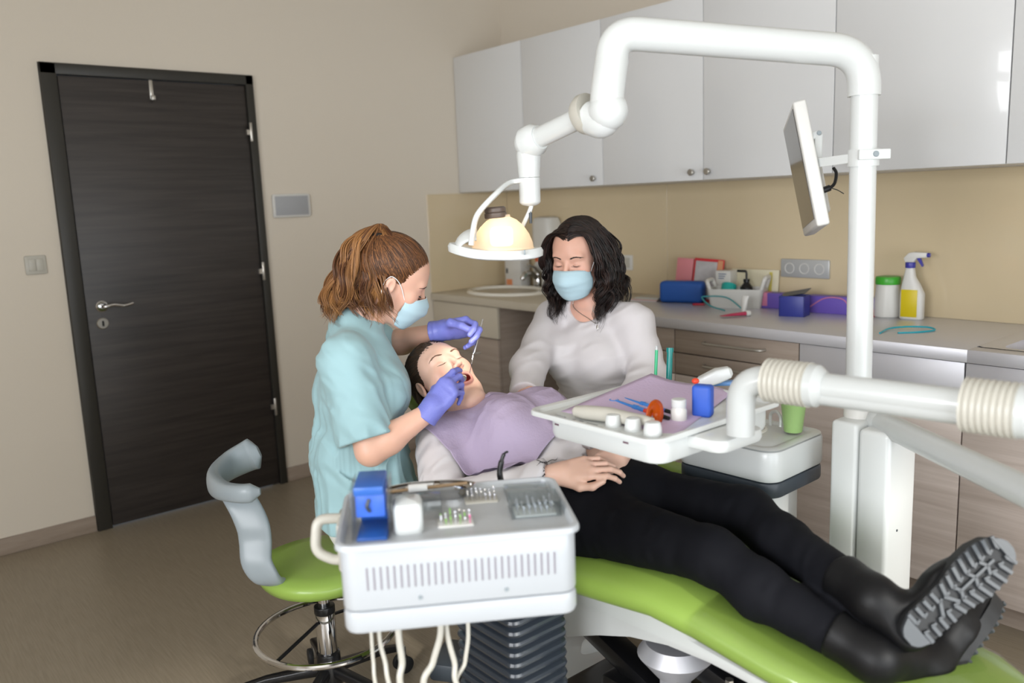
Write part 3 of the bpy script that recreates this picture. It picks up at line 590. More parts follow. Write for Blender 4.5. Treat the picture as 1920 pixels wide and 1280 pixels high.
# screen plane: normal faces left and slightly to the camera; side vector points away from the camera to the left
fo, fo2 = Vector(at(1489, 190, 2.06)), Vector(at(1464, 245, 2.30))
sv = Vector(tuple(CF*.33+CR*.075)); sv.z = 0; sv = (sv-upv*sv.dot(upv)).normalized(); nv = upv.cross(sv).normalized()
if nv.dot(Vector(tuple(CR))) > 0: nv = -nv
cen = (mt+mb_)/2+sv*.17
Mm = Matrix(((sv.x, upv.x, nv.x, cen.x), (sv.y, upv.y, nv.y, cen.y), (sv.z, upv.z, nv.z, cen.z), (0, 0, 0, 1)))
b = B(); b.M = Mm; b.box((0, 0, -.012), (.34, hgt, .032), .006, 3).box((0, -.03, -.034), (.2, hgt*.6, .022), .01, 3); b.build('casing', M_whitep, mo, world=True)
b = B(); b.M = Mm; b.box((0, .004, .0045), (.304, hgt-.035, .002)); b.build('screen', mat('screen_glass', '2c2824', .12, coat=.3), mo, world=True)
cl = Vector(at(1604, 299, 2.10)); cl.x, cl.y = 3.030, .552
B().tube([cl-Vector((0, 0, .02)), cl+Vector((0, 0, .02))], .036, 28).build('clamp', M_white, mo, world=True)
ax = Vector((CR[0], CR[1], 0)).normalized()
B().box(tuple(cl-Vector(tuple(CF))*.036+ax*.01), (.075, .012, .024), .003, 2, (0, 0, YAW)).build('clamp_plate', M_white, mo, world=True)
B().lathe([(.0075, 0), (.006, .003), (0, .003)], tuple(cl-Vector(tuple(CF))*.042+ax*.012), tuple(-CF)).build('clamp_screw', M_grey, mo, world=True)
bk = Vector(at(1527, 306, 2.08))
bb_ = cl-ax*.03
B().loft([(bb_, Z_, Vector((-ax.y, ax.x, 0)), .011, .006), (bk, Z_, Vector((-ax.y, ax.x, 0)), .011, .006)], ex=6, seg=16).build('arm', M_white, mo, world=True)
a1 = Vector(at(1535, 252, 2.08)); a2 = Vector(at(1533, 298, 2.08)); a3 = Vector(at(1507, 258, 2.08))
B().loft([(a2, ax, Vector((-ax.y, ax.x, 0)), .010, .004), (a1, ax, Vector((-ax.y, ax.x, 0)), .010, .004)], ex=6, seg=16).loft([(a1, Z_, Vector((-ax.y, ax.x, 0)), .010, .004), (a3, Z_, Vector((-ax.y, ax.x, 0)), .009, .004)], ex=6, seg=16).build('tilt_bracket', M_white, mo, world=True)
B().lathe([(.006, 0), (.005, .002), (0, .002)], tuple(at(1536, 249, 2.073)), tuple(-CF)).build('bracket_screw', M_grey, mo, world=True)
c = [at(1543, 357, 2.08), at(1556, 352, 2.08), at(1565, 343, 2.08), at(1568, 325, 2.09), at(1563, 315, 2.1)]
B().tube(bez(c, 6), .0042, 10).tube([c[0], c[1]], .008, 10).tube(bez([at(1560, 353, 2.08), at(1570, 356, 2.08), at(1582, 363, 2.09)], 5), .0012, 6).build('cable', M_black, mo, world=True)

# ================================================================== TRAY ARM AND NEAR INSTRUMENT TRAY
ar = thing('swing_support', 'thick white jointed arm with ribbed sleeves carrying the instrument tray', 'arm', tuple(at(1650, 785, 2.04)))
A0 = Vector(at(1650, 790, 2.05)); A1 = Vector(at(1925, 922, 1.50)); A0b = Vector((A0.x, A0.y, .85))
A2 = A1+(A1-A0).normalized()*.16
b = B(); b.tube([A0b, Vector((A0.x, A0.y, A0.z-.01))], .0315, 28); b.build('arm_socket', M_armw_dim, ar, world=True)
b = B(); b.ball(A0, .034).tube([A0, A1, A2], [.029, .029, .03], 28); b.build('lower_arm', M_armw_dim, ar, world=True)
B1 = Vector(at(1440, 712, 1.63)); B2 = Vector(at(1905, 770, 1.34)); B3 = B2+(B2-B1).normalized()*.09
b = B(); b.tube([A2+Vector((0, 0, -.03)), A2+Vector((0, 0, .02)), Vector((B3.x, B3.y, B3.z))], .034, 28).ball(B3, .036); b.build('knee_joint', M_armw_dim, ar, world=True)
D_ = (B2-B1); Ln = D_.length; D_ = D_.normalized()
b = B(); b.tube([B1+D_*.10, B1+D_*(Ln-.03)], .0262, 28); b.build('upper_arm', M_armw_dim, ar, world=True)
b = B(); b.tube([B1+D_*.075, B1+D_*(Ln-.03)], .0265*.8, 20); 
S0 = Vector((0, 0, -.012))
b = B(); b.tube([B1+D_*.10+S0, B1+D_*(Ln-.03)+S0], .0232, 24); b.build('cable_channel', M_armw_dim, ar, world=True)
side = (Vector(tuple(-CF))-D_*D_.dot(Vector(tuple(-CF)))).normalized(); g0 = side*.0245+Vector((0, 0, -.0085)); B().tube([B1+D_*.115+g0, B1+D_*(Ln-.08)+g0], .0007, 6).build('seam', M_grey, ar, world=True)
def bellow(p, q, r, n, nm, taper=None):
    pts, rs = [], []; L = (q-p).length; d = (q-p).normalized()
    for i in range(n*6+1):
        t = i/(n*6); pts.append(p+d*L*t); rs.append(r*(1+.055*(abs(math.cos(PI*i/6))**.6*1.0-.5)))
    B().tube(pts, rs, 32).build(nm, M_offw, ar, world=True)
bellow(B1+D_*.0, B1+D_*.085, .042, 8, 'ribbed_sleeve'); B().tube([B1+D_*.08, B1+D_*.1, B1+D_*.115], [.041, .040, .028], 32).build('sleeve_cuff', M_armw_dim, ar, world=True)
bellow(B1+D_*(Ln-.075), B1+D_*(Ln+.005), .045, 8, 'ribbed_sleeve'); B().tube([B1+D_*(Ln+.0), B1+D_*(Ln+.02), B1+D_*(Ln+.03)], [.044, .043, .03], 32).build('sleeve_cuff', M_armw_dim, ar, world=True)
E0 = Vector(at(1389, 725, 1.66)); E1 = Vector(at(1390, 825, 1.66)); E1.x, E1.y = E0.x, E0.y
b = B(); b.tube(fillet([B1+D_*.02, E0+Vector((0, 0, .018)), Vector((E0.x, E0.y, .945))], .055, 12), .028, 28); b.build('tray_elbow', M_armw_dim, ar, world=True)

TX0, TX1, TY0, TY1, TZ = 2.615, 3.005, -.185, .275, .945
tr = thing('instrument_tray', 'white instrument tray over the patient lap with a lilac paper on it', 'tray', ((TX0+TX1)/2, (TY0+TY1)/2, TZ-.012))
w, h = TX1-TX0, TY1-TY0
def traypan(b, w, h, r, depth, lip, z=0):
    rings = [(0, z-.010), (0, z-.004), (.002, z), (.008, z+.001), (lip, z-.002), (lip+.006, z-depth), (lip+.012, z-depth-.001)]
    vs = []
    for i_, zz in rings: vs += [(x, y, zz) for x, y in rrect(w-2*i_, h-2*i_, max(.004, r-i_*.6), 6)]
    n = len(rrect(1, 1, .01, 6)); m = len(rings)
    return b.add(vs, [(i*n+k, i*n+(k+1) % n, (i+1)*n+(k+1) % n, (i+1)*n+k) for i in range(m-1) for k in range(n)]+[tuple(range((m-1)*n, m*n)), tuple(range(n))[::-1]])
traypan(B(), w, h, .035, .012, .016, .012).build('tray_pan', M_white, tr)
B().prism(rrect(w-.05, h-.06, .04, 6, .012, .0), -.052, .003, .012).build('tray_body', M_white, tr)
B().prism(rrect(.12, .16, .03, 6, w/2+.012, -.03), -.03, .0, .01).build('arm_mount', M_white, tr)
B().bb((-.125, -h/2+.029, -.018), (-.112, -h/2+.0325, -.014)).bb((.085, -h/2+.029, -.018), (.10, -h/2+.0325, -.014)).build('vent_slot', mat('plum_plastic', '6e5560', .5), tr)  # slots drawn as small plum-coloured bars
def hoses(nm, par, pts_list, r, m):
    b = B()
    for p in pts_list: b.tube(bez(p, 8), r, 10)
    return b.build(nm, m, par, world=True)
for px, d in ((1216, 1.72), (1235, 1.70)):
    a = Vector(at(px, 840, d+.50)); c_ = Vector(at(px-2, 895, d+.58)); e_ = Vector((a.x+.02, a.y+.26, .45))
    hoses('hose', tr, [[a, c_, (c_+e_)/2-Vector((0, 0, .05)), e_]], .006, M_whitep)
# paper with folded corner
TT = TZ-.011
pp = thing('tray_paper', 'lilac ribbed paper napkin spread over the white instrument tray', 'paper', (0, 0, 0))
M_lil = mat('lilac_paper', 'c7b3d0', .75, bump=.5, bscale=120)
c4 = [atz(1262, 822, TT+.001), atz(1050, 772, TT+.001), atz(1221, 702, TZ+.02), atz(1375, 735, TT+.006)]
G = []
for i in range(17):
    u = i/16; row = []
    for j in range(17):
        v = j/16; p = c4[0]*(1-u)*(1-v)+c4[1]*u*(1-v)+c4[2]*u*v+c4[3]*(1-u)*v
        p = p.copy(); p[2] = max(TT+.0012, p[2]+.004*math.sin(u*7)*v*v); row.append(tuple(p))
    G.append(row)
o = B().grid(G).build('paper_sheet', M_lil, pp); so_ = o.modifiers.new('t', 'SOLIDIFY'); so_.thickness = .0006; so_.offset = 1
def tray_pt(px, py, dz=0): return atz(px, py, TT+dz)
# curing light with orange shield
cu = thing('curing_light', 'long offwhite curing light handpiece with an orange shield on the tray', 'curing light', tuple(tray_pt(1130, 790)))
a, c_ = Vector(tray_pt(1078, 770, .018)), Vector(tray_pt(1208, 788, .020)); d = (c_-a).normalized(); sd = Vector((-d.y, d.x, 0)); L_ = (c_-a).length
B().loft([(a-d*.004, sd, Z_, .006, .006, 2.2), (a+d*.004, sd, Z_, .014, .013, 2.2), (a+d*.03, sd, Z_, .0185, .016, 2.2), (a+d*L_*.5+Z_*.002, sd, Z_, .0185, .0165, 2.2), (a+d*L_*.75, sd, Z_, .017, .014, 2.2), (c_, sd, Z_, .0135, .011, 2.2), (c_+d*.02, sd, Z_, .009, .008, 2.2)], seg=28).build('handle', M_offw, cu, world=True)
m = mat('orange_shield', 'e8620e', .12, trans=.55, ior=1.3)
sc = Vector(tray_pt(1224, 776, .026)); bx = (d+Vector((0, 0, .25))).normalized()
b = B(); vs = []
for i in range(3):
    for k in range(41):
        t = math.radians(-75+k/40*290); r_ = (.016, .026, .033)[i] if i else .006
        r_ = (.003, .020, .032)[i]; e2 = Z_; e1 = Vector(tuple(CR*.75+CF*.66)); e1.z = 0; vs.append(sc + (e1*math.cos(t)*r_*.9+e2*math.sin(t)*r_)*1.0 + d*(.003*i))
b.add(vs, [(i*41+k, i*41+k+1, (i+1)*41+k+1, (i+1)*41+k) for i in range(2) for k in range(40)])
o = b.build('orange_shield', m, cu, world=True); s_ = o.modifiers.new('t', 'SOLIDIFY'); s_.thickness = .002
# cups
for i, (px, py, s_) in enumerate(((1150, 802, 1.22), (1187, 810, 1.26), (1224, 820, 1.34))):
    t = thing('silicone_cap', ['small white domed cap farthest left of three at the near rim of the tray', 'small white domed cap in the middle of the three at the tray rim', 'largest white domed cap at the near right tray corner'][i], 'cap', tuple(tray_pt(px, py)), group='three white caps at the tray rim')
    B().lathe([(.0, 0), (.021, 0), (.022, .0015), (.021, .003), (.0165, .004), (.0155, .018), (.0135, .0265), (.012, .028), (0, .029)], seg=32).build('cap_body', M_white, t).scale = (s_*.88,)*3
for i, (px, py) in enumerate(((1050, 781), (1083, 789), (1112, 795))):
    t = thing('tray_insert', ['round grey perforated insert at the left corner of the tray', 'round grey ring insert in the tray beside the perforated one', 'plain round grey insert closest to the white caps'][i], 'insert', tuple(tray_pt(px, py, .0005)))
    B().lathe([(.0, 0), (.0165, 0), (.0165, .0015), (.0, .0015)], seg=32).build('disc', mat('mid_grey', 'a5a6a8', .4), t)
    if i == 0:
        b = B()
        for u in range(-2, 3):
            for v in range(-2, 3):
                if u*u+v*v < 6: b.cyl((u*.0055, v*.0055, .0012), (u*.0055, v*.0055, .0022), .0016, seg=8)
        b.build('dots', M_white, t)
    if i == 1: B().cyl((0, 0, .001), (0, 0, .0022), .0055, seg=20).build('centre', M_white, t)
t = thing('bottle', 'small white screw-cap bottle standing on the tray paper', 'bottle', tuple(tray_pt(1273, 788, .001)))
B().lathe([(0, 0), (.0155, 0), (.0175, .002), (.0175, .024), (.0145, .030), (.0145, .033)], seg=28).build('jar', M_whitep, t)
B().lathe([(.0155, .031), (.0163, .0325), (.0163, .047), (.0145, .0485), (0, .0487)], seg=28).build('cap', M_white, t)
t = thing('tissue_block', 'bright blue rounded block standing at the right end of the tray', 'block', tuple(tray_pt(1318, 780, .001)), .35)
B().box((0, 0, .036), (.044, .032, .072), .008, 4).build('block_body', mat('blue_foam', '2f59bd', .5), t)
t = thing('blue_strip', 'light blue flat strip on the tray behind the blue block', 'strip', tuple(tray_pt(1357, 722, .004)), .8)
B().bb((-.03, -.012, 0), (.03, .012, .012), .004).build('strip', mat('light_blue_plastic', '6a97cf', .4), t)
# syringes
for i, (p, q) in enumerate((((1155, 752), (1248, 782)), ((1172, 748), (1255, 772)))):
    a, c_ = Vector(tray_pt(*p, .009)), Vector(tray_pt(*q, .009)); d = (c_-a).normalized(); L_ = (c_-a).length
    t = thing('syringe', ['blue and red syringe nearest the curing light', 'blue and black syringe behind the red one on the tray paper'][i], 'syringe', tuple(a), group='two syringes on the tray paper')
    B().tube([a, a+d*L_*.42], [.0042, .0036], 14).tube([a+d*L_*.38, a+d*L_*.46], .0065, 16).tube([a+d*L_*.46, a+d*L_*.6], .0055, 16).build('plunger', mat('sky_blue_plastic', '3f83cf', .35), t, world=True)
    sd = Vector((-d.y, d.x, 0)); b = B()
    b.tube([a+sd*.010*math.cos(k*PI/8)+d*(.010*math.sin(k*PI/8)-.008)+Z_*.001 for k in range(17)], .0022, 8); b.build('finger_ring', mat('sky_blue_plastic', '3f83cf', .35), t, world=True)
    B().tube([a+d*L_*.6, a+d*L_*.93], .0050, 16).build('barrel', mat('red_syringe', 'd8432a', .35) if i == 0 else M_blue, t, world=True)
    B().tube([a+d*L_*.93, a+d*L_*1.06], [.0055, .004], 16).build('tip', M_black, t, world=True)
# hand instruments
for i, (p, q) in enumerate((((1190, 738), (1290, 746)), ((1198, 733), (1300, 740)), ((1205, 730), (1290, 736)))):
    a, c_ = Vector(tray_pt(*p, .005)), Vector(tray_pt(*q, .005)); d = (c_-a).normalized(); L_ = (c_-a).length; sd = Vector((-d.y, d.x, 0))
    t = thing('dental_probe', ['steel hand instrument nearest the syringes on the tray paper', 'steel hand instrument in the middle of the parallel three', 'steel hand instrument farthest from the camera on the tray paper'][i], 'instrument', tuple(a), group='steel hand instruments on the tray')
    B().tube([a+d*.0, a+d*.006, a+d*L_], [.0012, .0042, .0042], 14).build('handle', M_steel, t, world=True)
    B().tube(bez([a, a-d*.012, a-d*.02+sd*.004, a-d*.022+sd*(.014 if i else -.012)+Z_*.004], 5), .0009, 8).build('hook_tip', M_steel, t, world=True)
# ================================================================== DENTAL CART (nearest, bottom of the photo)
ct = thing('dental_cart', 'white vented instrument cart in the foreground with a shallow tray top', 'cart', (2.871, -.575, .88), math.radians(57.2))
CW, CD = .412, .275
traypan(B(), CW, CD, .030, .020, .012, 0).build('tray_top', M_cartw_dim, ct)
b = B(); b.prism(rrect(CW-.014, CD-.02, .028, 6), -.118, -.012, .004); b.build('housing', M_cartw_dim, ct)
b = B(); b.prism(rrect(CW-.014, CD-.02, .028, 6), -.160, -.1195, .008); b.build('lower_shell', M_cartw_dim, ct)
ys = -(CD-.02)/2
b = B()
for k in range(29):
    x = -.155+k*.0112; b.prism(rrect(.0028, .040, .0013, 3, x, -.062), ys-.0012, ys+.002, plane='xz')
b.build('vent_slots', mat('vent_grey', '8b868e', .6), ct)['kind'] = 'stuff'
for x in (-.07, .075): B().cyl((x, ys-.002, -.102), (x, ys+.001, -.102), .0035, seg=12).build('screw', M_grey, ct)
B().bb((-.15, ys+.06, -.168), (.1, -ys-.03, -.158), .004).build('underside_plate', M_dgrey, ct)
xl = -CW/2
B().loft([(p, (0, 1, 0), tuple(Vector((0, 1, 0)).cross(Vector((1, 0, 0)) if 0 else Vector((0, 0, 1)))), .011, .010, 4) for p in [(xl+.012, 0, -.02)]]+[], seg=12) if 0 else None
hp = fillet([(xl+.01, .055, -.022), (xl-.045, .045, -.016), (xl-.052, .035, -.075), (xl-.012, .03, -.094), (xl+.012, .03, -.085)], [.018, .02, .014], 6)
B().tube(hp, .0095, 14, flat=1.0).build('handle', M_offw, ct)
B().bb((xl-.008, .0, -.105), (xl+.012, .09, -.014), .006).build('side_bracket', M_offw, ct)
B().bb((xl-.006, .02, -.135), (xl+.01, .06, -.098), .005).build('side_latch', M_cartw_dim, ct)
# hanging supply hoses
def cartpt(px, py, d): return at(px, py, d)
for i, P in enumerate(([(697, 1200), (700, 1240), (708, 1300)], [(712, 1200), (722, 1240), (736, 1300)], [(748, 1195), (754, 1240), (757, 1300)], [(826, 1185), (812, 1240), (800, 1300)], [(838, 1185), (852, 1240), (868, 1300)], [(878, 1190), (872, 1240), (866, 1300)])):
    pts = [at(x, y, 1.50+.012*i) for x, y in [(P[0][0]-4, P[0][1]-62)]+P]
    end = np.array([pts[-1][0]-.02+.015*i, pts[-1][1]+.05+.02*i, .35]); end2 = np.array([2.60, -.31, .18])
    B().tube(bez(pts+[end, end2], 8), (.0034, .0042, .0062, .0062, .0052, .004)[i], 10).build('hose', M_offw, ct, world=True)
# accordion column
b = B(); x0, x1, ya, yb = 2.545, 2.765, -.37, -.20; zc = .05; seg = []
while zc < .725:
    for dz, ins in ((0, .012), (.006, .002), (.012, 0), (.018, .002), (.024, .012)): seg.append((zc+dz, ins))
    zc += .0245
vs = []
for z, ins in seg: vs += [(x, y, z) for x, y in rrect(x1-x0-2*ins, yb-ya-2*ins, .022, 4, (x0+x1)/2, (ya+yb)/2)]
n = len(rrect(1, 1, .02, 4)); m = len(seg)
b.add(vs, [(i*n+k, i*n+(k+1) % n, (i+1)*n+(k+1) % n, (i+1)*n+k) for i in range(m-1) for k in range(n)]+[tuple(range(n))[::-1], tuple(range((m-1)*n, m*n))])
b.build('accordion_column', mat('black_accordion', '2a3038', .28, coat=.3), ct, world=True)
B().prism(rrect(.34, .30, .05, 5, 2.64, -.30), 0, .052, .015).build('column_foot', M_dgrey, ct, world=True)
# items on the cart, in the cart frame
CM = FR[ct.name]
def cartthing(name, label, cat, x, y, rz=0, group=None, z=-.0205):
    p = CM @ Vector((x, y, z)); return thing(name, label, cat, tuple(p), math.radians(57.2)+rz, group)
t = cartthing('glove_dispenser', 'blue plastic dispenser in a clear stand at the left end of the cart', 'dispenser', -.145, -.045, -.05)
B().bb((-.024, -.045, .088), (.026, .045, .104), .003).build('top', M_blue, t)
B().bb((-.024, -.030, .045), (.026, .040, .088), .003).build('bin', mat('royal_blue_plastic', '3f68c8', .35), t)
B().bb((-.024, -.048, .006), (.028, .040, .016), .003).build('shelf', M_blue, t)
B().bb((-.024, .036, .006), (.026, .042, .09), .001).build('back', M_blue, t)
B().tube(bez([(0, -.031, .078), (-.004, -.034, .066), (0, -.031, .056)], 5), .003, 8).build('latch', M_dgrey, t)
B().bb((-.031, -.048, .0), (-.0285, .046, .10), .001).bb((.0305, -.048, 0), (.033, .046, .10), .001).bb((-.031, -.05, 0), (.033, .046, .003), .001).build('clear_stand', M_glass, t)
t = cartthing('container', 'white domed box on a dark foil strip beside the blue dispenser', 'box', -.083, -.052)
B().prism(rrect(.050, .062, .012, 5), .003, .066, .012).build('box_body', M_white, t)
B().prism(rrect(.054, .070, .006, 4, -.001, -.003), 0, .003).build('dark_strip', mat('plum_plastic', '4a2f44', .4), t)  # thin plate under the box, same plum material as the tray slots
t = cartthing('clear_container', 'empty clear lidded box in the middle of the cart behind the white box', 'box', -.048, .0)
B().bb((-.02, -.02, 0), (.024, .03, .045), .002).build('shell', M_glass, t)
# kidney dish
t = cartthing('kidney_dish', 'polished steel kidney dish at the back of the cart', 'dish', -.045, .098, .0)
def kidney(s, z):
    o = []
    for k in range(48):
        a = 2*PI*k/48; x = .088*math.cos(a)*s; y = .036*math.sin(a)*s
        if y < 0: y += .012*math.exp(-(x/.03)**2)
        o.append((x, y, z))
    return o
vs = []
for s, z in ((.72, 0), (.92, .008), (1.0, .030), (1.035, .031), (1.0, .0285), (.90, .009), (.70, .0015)): vs += kidney(s, z)
B().add(vs, [(i*48+k, i*48+(k+1) % 48, (i+1)*48+(k+1) % 48, (i+1)*48+k) for i in range(6) for k in range(48)]+[tuple(range(48))[::-1], tuple(range(6*48, 7*48))]).build('dish', M_chrome, t)
kp = lambda x, y, z: tuple(CM @ Vector((-.045+x, .098+y, z-.0205)))
t2 = thing('cotton_roll', 'white cotton roll lying across the steel kidney dish', 'cotton roll', kp(-.02, -.012, .034), math.radians(57.2))
B().cyl((-.018, 0, 0), (.018, 0, 0), .0085, bev=.002).build('roll', mat('cotton_white', 'eeeeec', .9), t2)
t2 = thing('cotton_pad', 'folded white pad leaning inside the steel kidney dish', 'pad', kp(-.008, .012, .022), math.radians(57.2))
B().bb((-.018, -.002, -.010), (.018, .002, .012), .001).build('pad', mat('cotton_white', 'eeeeec', .9), t2)
t2 = thing('wooden_spatula', 'thin brown stick lying in the steel kidney dish', 'stick', kp(0, 0, .028), math.radians(57.2))
B().cyl((-.09, -.005, 0), (.075, .004, .003), .0032).build('stick', mat('brown_stick', '9a8061', .6), t2)
# bur blocks
for i, (x, y, w, d) in enumerate(((-.002, -.045, .062, .038), (.052, .058, .062, .034), (.142, -.02, .074, .05))):
    t = cartthing('bur_block', ['small tray of coloured dental burs in the middle of the cart', 'grey bur holder with upright burs behind the coloured one', 'bur holder under the clear lid at the right end of the cart'][i], 'bur holder', x, y)
    B().bb((-w/2, -d/2, 0), (w/2, d/2, .014), .002).build('block', [M_whitep, M_offw, M_whitep][i], t)
    k = 0
    for u in range(7):
        for v in range(4):
            bx, by = -w/2+.006+u*(w-.012)/6, -d/2+.006+v*(d-.012)/3; hh = .008+.010*random.random()
            c = B().cyl((bx, by, .013), (bx, by, .014+hh), .0008, seg=6).ball((bx, by, .014+hh), (.0018, .0018, .003), 8, 6)
            c.build('bur', [M_steel, M_steel, M_satin, mat('bur_pink', 'd9649a', .4) if i == 0 else M_steel, mat('bur_green', '7fae5a', .4) if i == 0 else M_steel][random.randrange(5)], t)
t = cartthing('acrylic_cover', 'clear open lid standing over the right bur holder on the cart', 'lid', .142, -.02)
B().bb((-.044, -.032, 0), (-.0425, .032, .038)).bb((.0425, -.032, 0), (.044, .032, .038)).bb((-.044, .0305, 0), (.044, .032, .038)).bb((-.044, -.032, 0), (.044, -.0305, .038)).bb((-.044, -.032, .038), (.044, .032, .0395)).build('lid_shell', M_glass, t)
t = cartthing('clear_container', 'larger empty clear box at the back right corner of the cart', 'box', .140, .072)
B().bb((-.04, -.035, 0), (.042, .035, .022), .002).build('shell', M_glass, t)
t = cartthing('instrument_sheet', 'flat clear sheet lying at the front of the cart tray', 'sheet', .06, -.05)
B().bb((-.03, -.05, 0), (.035, .045, .0015)).build('sheet', M_glass, t)
# black handpiece tip rising behind the cart
t = thing('handpiece_tip', 'black bent handpiece tip rising behind the back edge of the cart', 'handpiece', tuple(at(938, 885, 1.72)))
B().tube(bez([at(940, 905, 1.72), at(937, 885, 1.72), at(941, 862, 1.72), at(946, 850, 1.72), at(953, 846, 1.72)], 6), [.0062]*6+[.0058]*6+[.004]*6+[.0024]*6+[.0016], 14).build('tip', M_black, t, world=True)
B().tube([at(940, 903, 1.72), np.array(at(948, 935, 1.72)), np.array(CM @ Vector((.09, .12, -.05)))], [.0066, .0075, .008], 14).build('grip', M_dgrey, t, world=True)

# foot pedal
p = atz(848, 1232, .04)
t = thing('foot_pedal', 'dark foot pedal on the floor behind the hanging hoses', 'pedal', (p[0], p[1], 0), .6)
B().box((0, 0, .03), (.10, .16, .06), .015).build('pedal_body', M_dgrey, t)

# ================================================================== STOOLS
def make_stool(name, label, loc, rz, zs, arm=True):
    t = thing(name, label, 'stool', loc, rz, None)
    B().loft([((0, 0, zs-.062), X_, Y_, .07, .07, 2), ((0, 0, zs-.06), X_, Y_, .13, .125, 2.1), ((0, 0, zs-.045), X_, Y_, .175, .165, 2.2), ((0, 0, zs-.02), X_, Y_, .187, .175, 2.2), ((0, 0, zs-.005), X_, Y_, .175, .163, 2.2), ((0, 0, zs), X_, Y_, .13, .12, 2.1), ((0, 0, zs-.004), X_, Y_, .05, .05, 2)], seg=48).build('seat', M_green, t, smooth=75)
    B().cyl((0, 0, .31), (0, 0, zs-.06), .0165, bev=.001).cyl((0, 0, zs-.065), (0, 0, zs-.06), .04).build('gas_column', M_chrome, t)
    B().cyl((0, 0, .165), (0, 0, .295), .028, bev=.003).build('outer_column', M_chrome, t)
    B().cyl((0, 0, .29), (0, 0, .312), .0295, bev=.002).build('collar', M_black, t)
    B().cyl((0, 0, .06), (0, 0, .17), .036, .034, bev=.004).build('hub', M_black, t)
    b = B(); n = 48; b.tube([(math.cos(2*PI*k/n)*.195, math.sin(2*PI*k/n)*.195, .235) for k in range(n+1)], .0085, 10); b.build('foot_ring', M_chrome, t)
    for k in range(2):
        a = 1.9+k*PI; B().tube([(.03*math.cos(a), .03*math.sin(a), .27), (.19*math.cos(a), .19*math.sin(a), .235)], .005, 8).build('ring_spoke', M_black, t)
    for k in range(5):
        a = .35+2*PI*k/5; c, s = math.cos(a), math.sin(a); q = (-s, c, 0)
        L = B().loft([((c*.03, s*.03, .115), q, Z_, .016, .016, 4), ((c*.18, s*.18, .098), q, Z_, .014, .011, 4), ((c*.245, s*.245, .082), q, Z_, .013, .009, 4)], seg=16).build('leg', M_black, t)
        e = (c*.25, s*.25, .034)
        w = B().cyl((e[0]-q[0]*.022, e[1]-q[1]*.022, .027), (e[0]-q[0]*.008, e[1]-q[1]*.008, .027), .026, bev=.003).cyl((e[0]+q[0]*.008, e[1]+q[1]*.008, .027), (e[0]+q[0]*.022, e[1]+q[1]*.022, .027), .026, bev=.003)
        w.build('caster', M_rubber, L)
        B().bb((e[0]-.009, e[1]-.009, .02), (e[0]+.009, e[1]+.009, .085), .004).build('caster_fork', M_satin, L)
    return t
sx, sy = 1.985, -.425
st = make_stool('stool', 'green round stool with grey curved arm support under the dentist in teal', (sx, sy, 0), 0, .455)
# curved grey support arm, modelled in world coordinates
ups = [at(522, 1091, 2.24), at(503, 1085, 2.20), at(482, 1055, 2.19), at(479, 1015, 2.2), at(474, 985, 2.2), at(458, 950, 2.21), at(440, 925, 2.23)]
P = bez(ups, 6); S = []
for i, p in enumerate(P):
    T = Vector(P[min(i+1, len(P)-1)])-Vector(P[max(i-1, 0)]); T.normalize(); a = Vector((CR[0], CR[1], CR[2])); a = (a-T*a.dot(T)).normalized()
    f_ = i/(len(P)-1); S.append((tuple(p), a, T.cross(a), .027+.014*math.sin(f_*PI*.9)+.004*f_, .013, 3))
B().loft(S, seg=24).build('support_post', M_grey, st, world=True)
pad = [at(486, 846, 2.42), at(462, 856, 2.42), at(425, 876, 2.38), at(402, 900, 2.28), at(415, 918, 2.18), at(452, 925, 2.12), at(488, 921, 2.12)]
P = bez(pad, 6); S = []
for i, p in enumerate(P):
    T = Vector(P[min(i+1, len(P)-1)])-Vector(P[max(i-1, 0)]); T.normalize(); a = Z_-T*T.z; a.normalize(); e = min(i, len(P)-1-i)
    k = min(1, (.35+.22*e)); S.append((tuple(p), T.cross(a), a, .020*k, (.050-.012*min(1, i/16) if i < 16 else .038-.014*min(1, (i-16)/10))*k, 2.6))
B().loft(S, seg=24).build('arm_pad', M_grey, st, world=True)
# seat under the assistant
make_stool('stool', 'second green round stool, under the woman in the white top', (2.06, .62, 0), 1.1, .45)
# ================================================================== IMPLICIT SURFACES FOR THE PEOPLE
A = lambda *v: np.array(v if len(v) > 1 else v[0], float)
def nrm(v): v = np.array(v, float); return v/np.linalg.norm(v)
def cone(a, b, ra, rb, k=.02):
    a, b = A(a), A(b); ab = b-a; L2 = ab@ab+1e-12
    def f(P):
        q = P-a; t = np.clip(q@ab/L2, 0, 1); return np.linalg.norm(q-t[:, None]*ab, axis=1)-(ra+(rb-ra)*t)
    return f, k, (np.minimum(a-ra, b-rb), np.maximum(a+ra, b+rb))
def ell(c, r, R=None, k=.02):
    c, r = A(c), A(r)
    def f(P):
        q = P-c
        if R is not None: q = q@R
        k0 = np.linalg.norm(q/r, axis=1); k1 = np.linalg.norm(q/(r*r), axis=1)+1e-9; return k0*(k0-1)/k1
    m = max(r); return f, k, (c-m, c+m)
def ec(a, b, side, wa, da, wb, db, k=.03):
    a, b = A(a), A(b); ab = b-a; L = np.linalg.norm(ab); t_ = ab/L; s = A(side); s = nrm(s-t_*(s@t_)); fr = np.cross(t_, s)
    def f(P):
        q = P-a; h = q@t_; t = np.clip(h/L, 0, 1); o = h-t*L; w = wa+(wb-wa)*t; d = da+(db-da)*t; m = np.minimum(w, d)
        u, v, o = (q@s)/w, (q@fr)/d, o/m
        k0 = np.sqrt(u*u+v*v+o*o)+1e-9; k1 = np.sqrt((u/w)**2+(v/d)**2+(o/m)**2)+1e-9; return k0*(k0-1)/k1
    m = max(wa, wb); return f, k, (np.minimum(a, b)-m, np.maximum(a, b)+m)
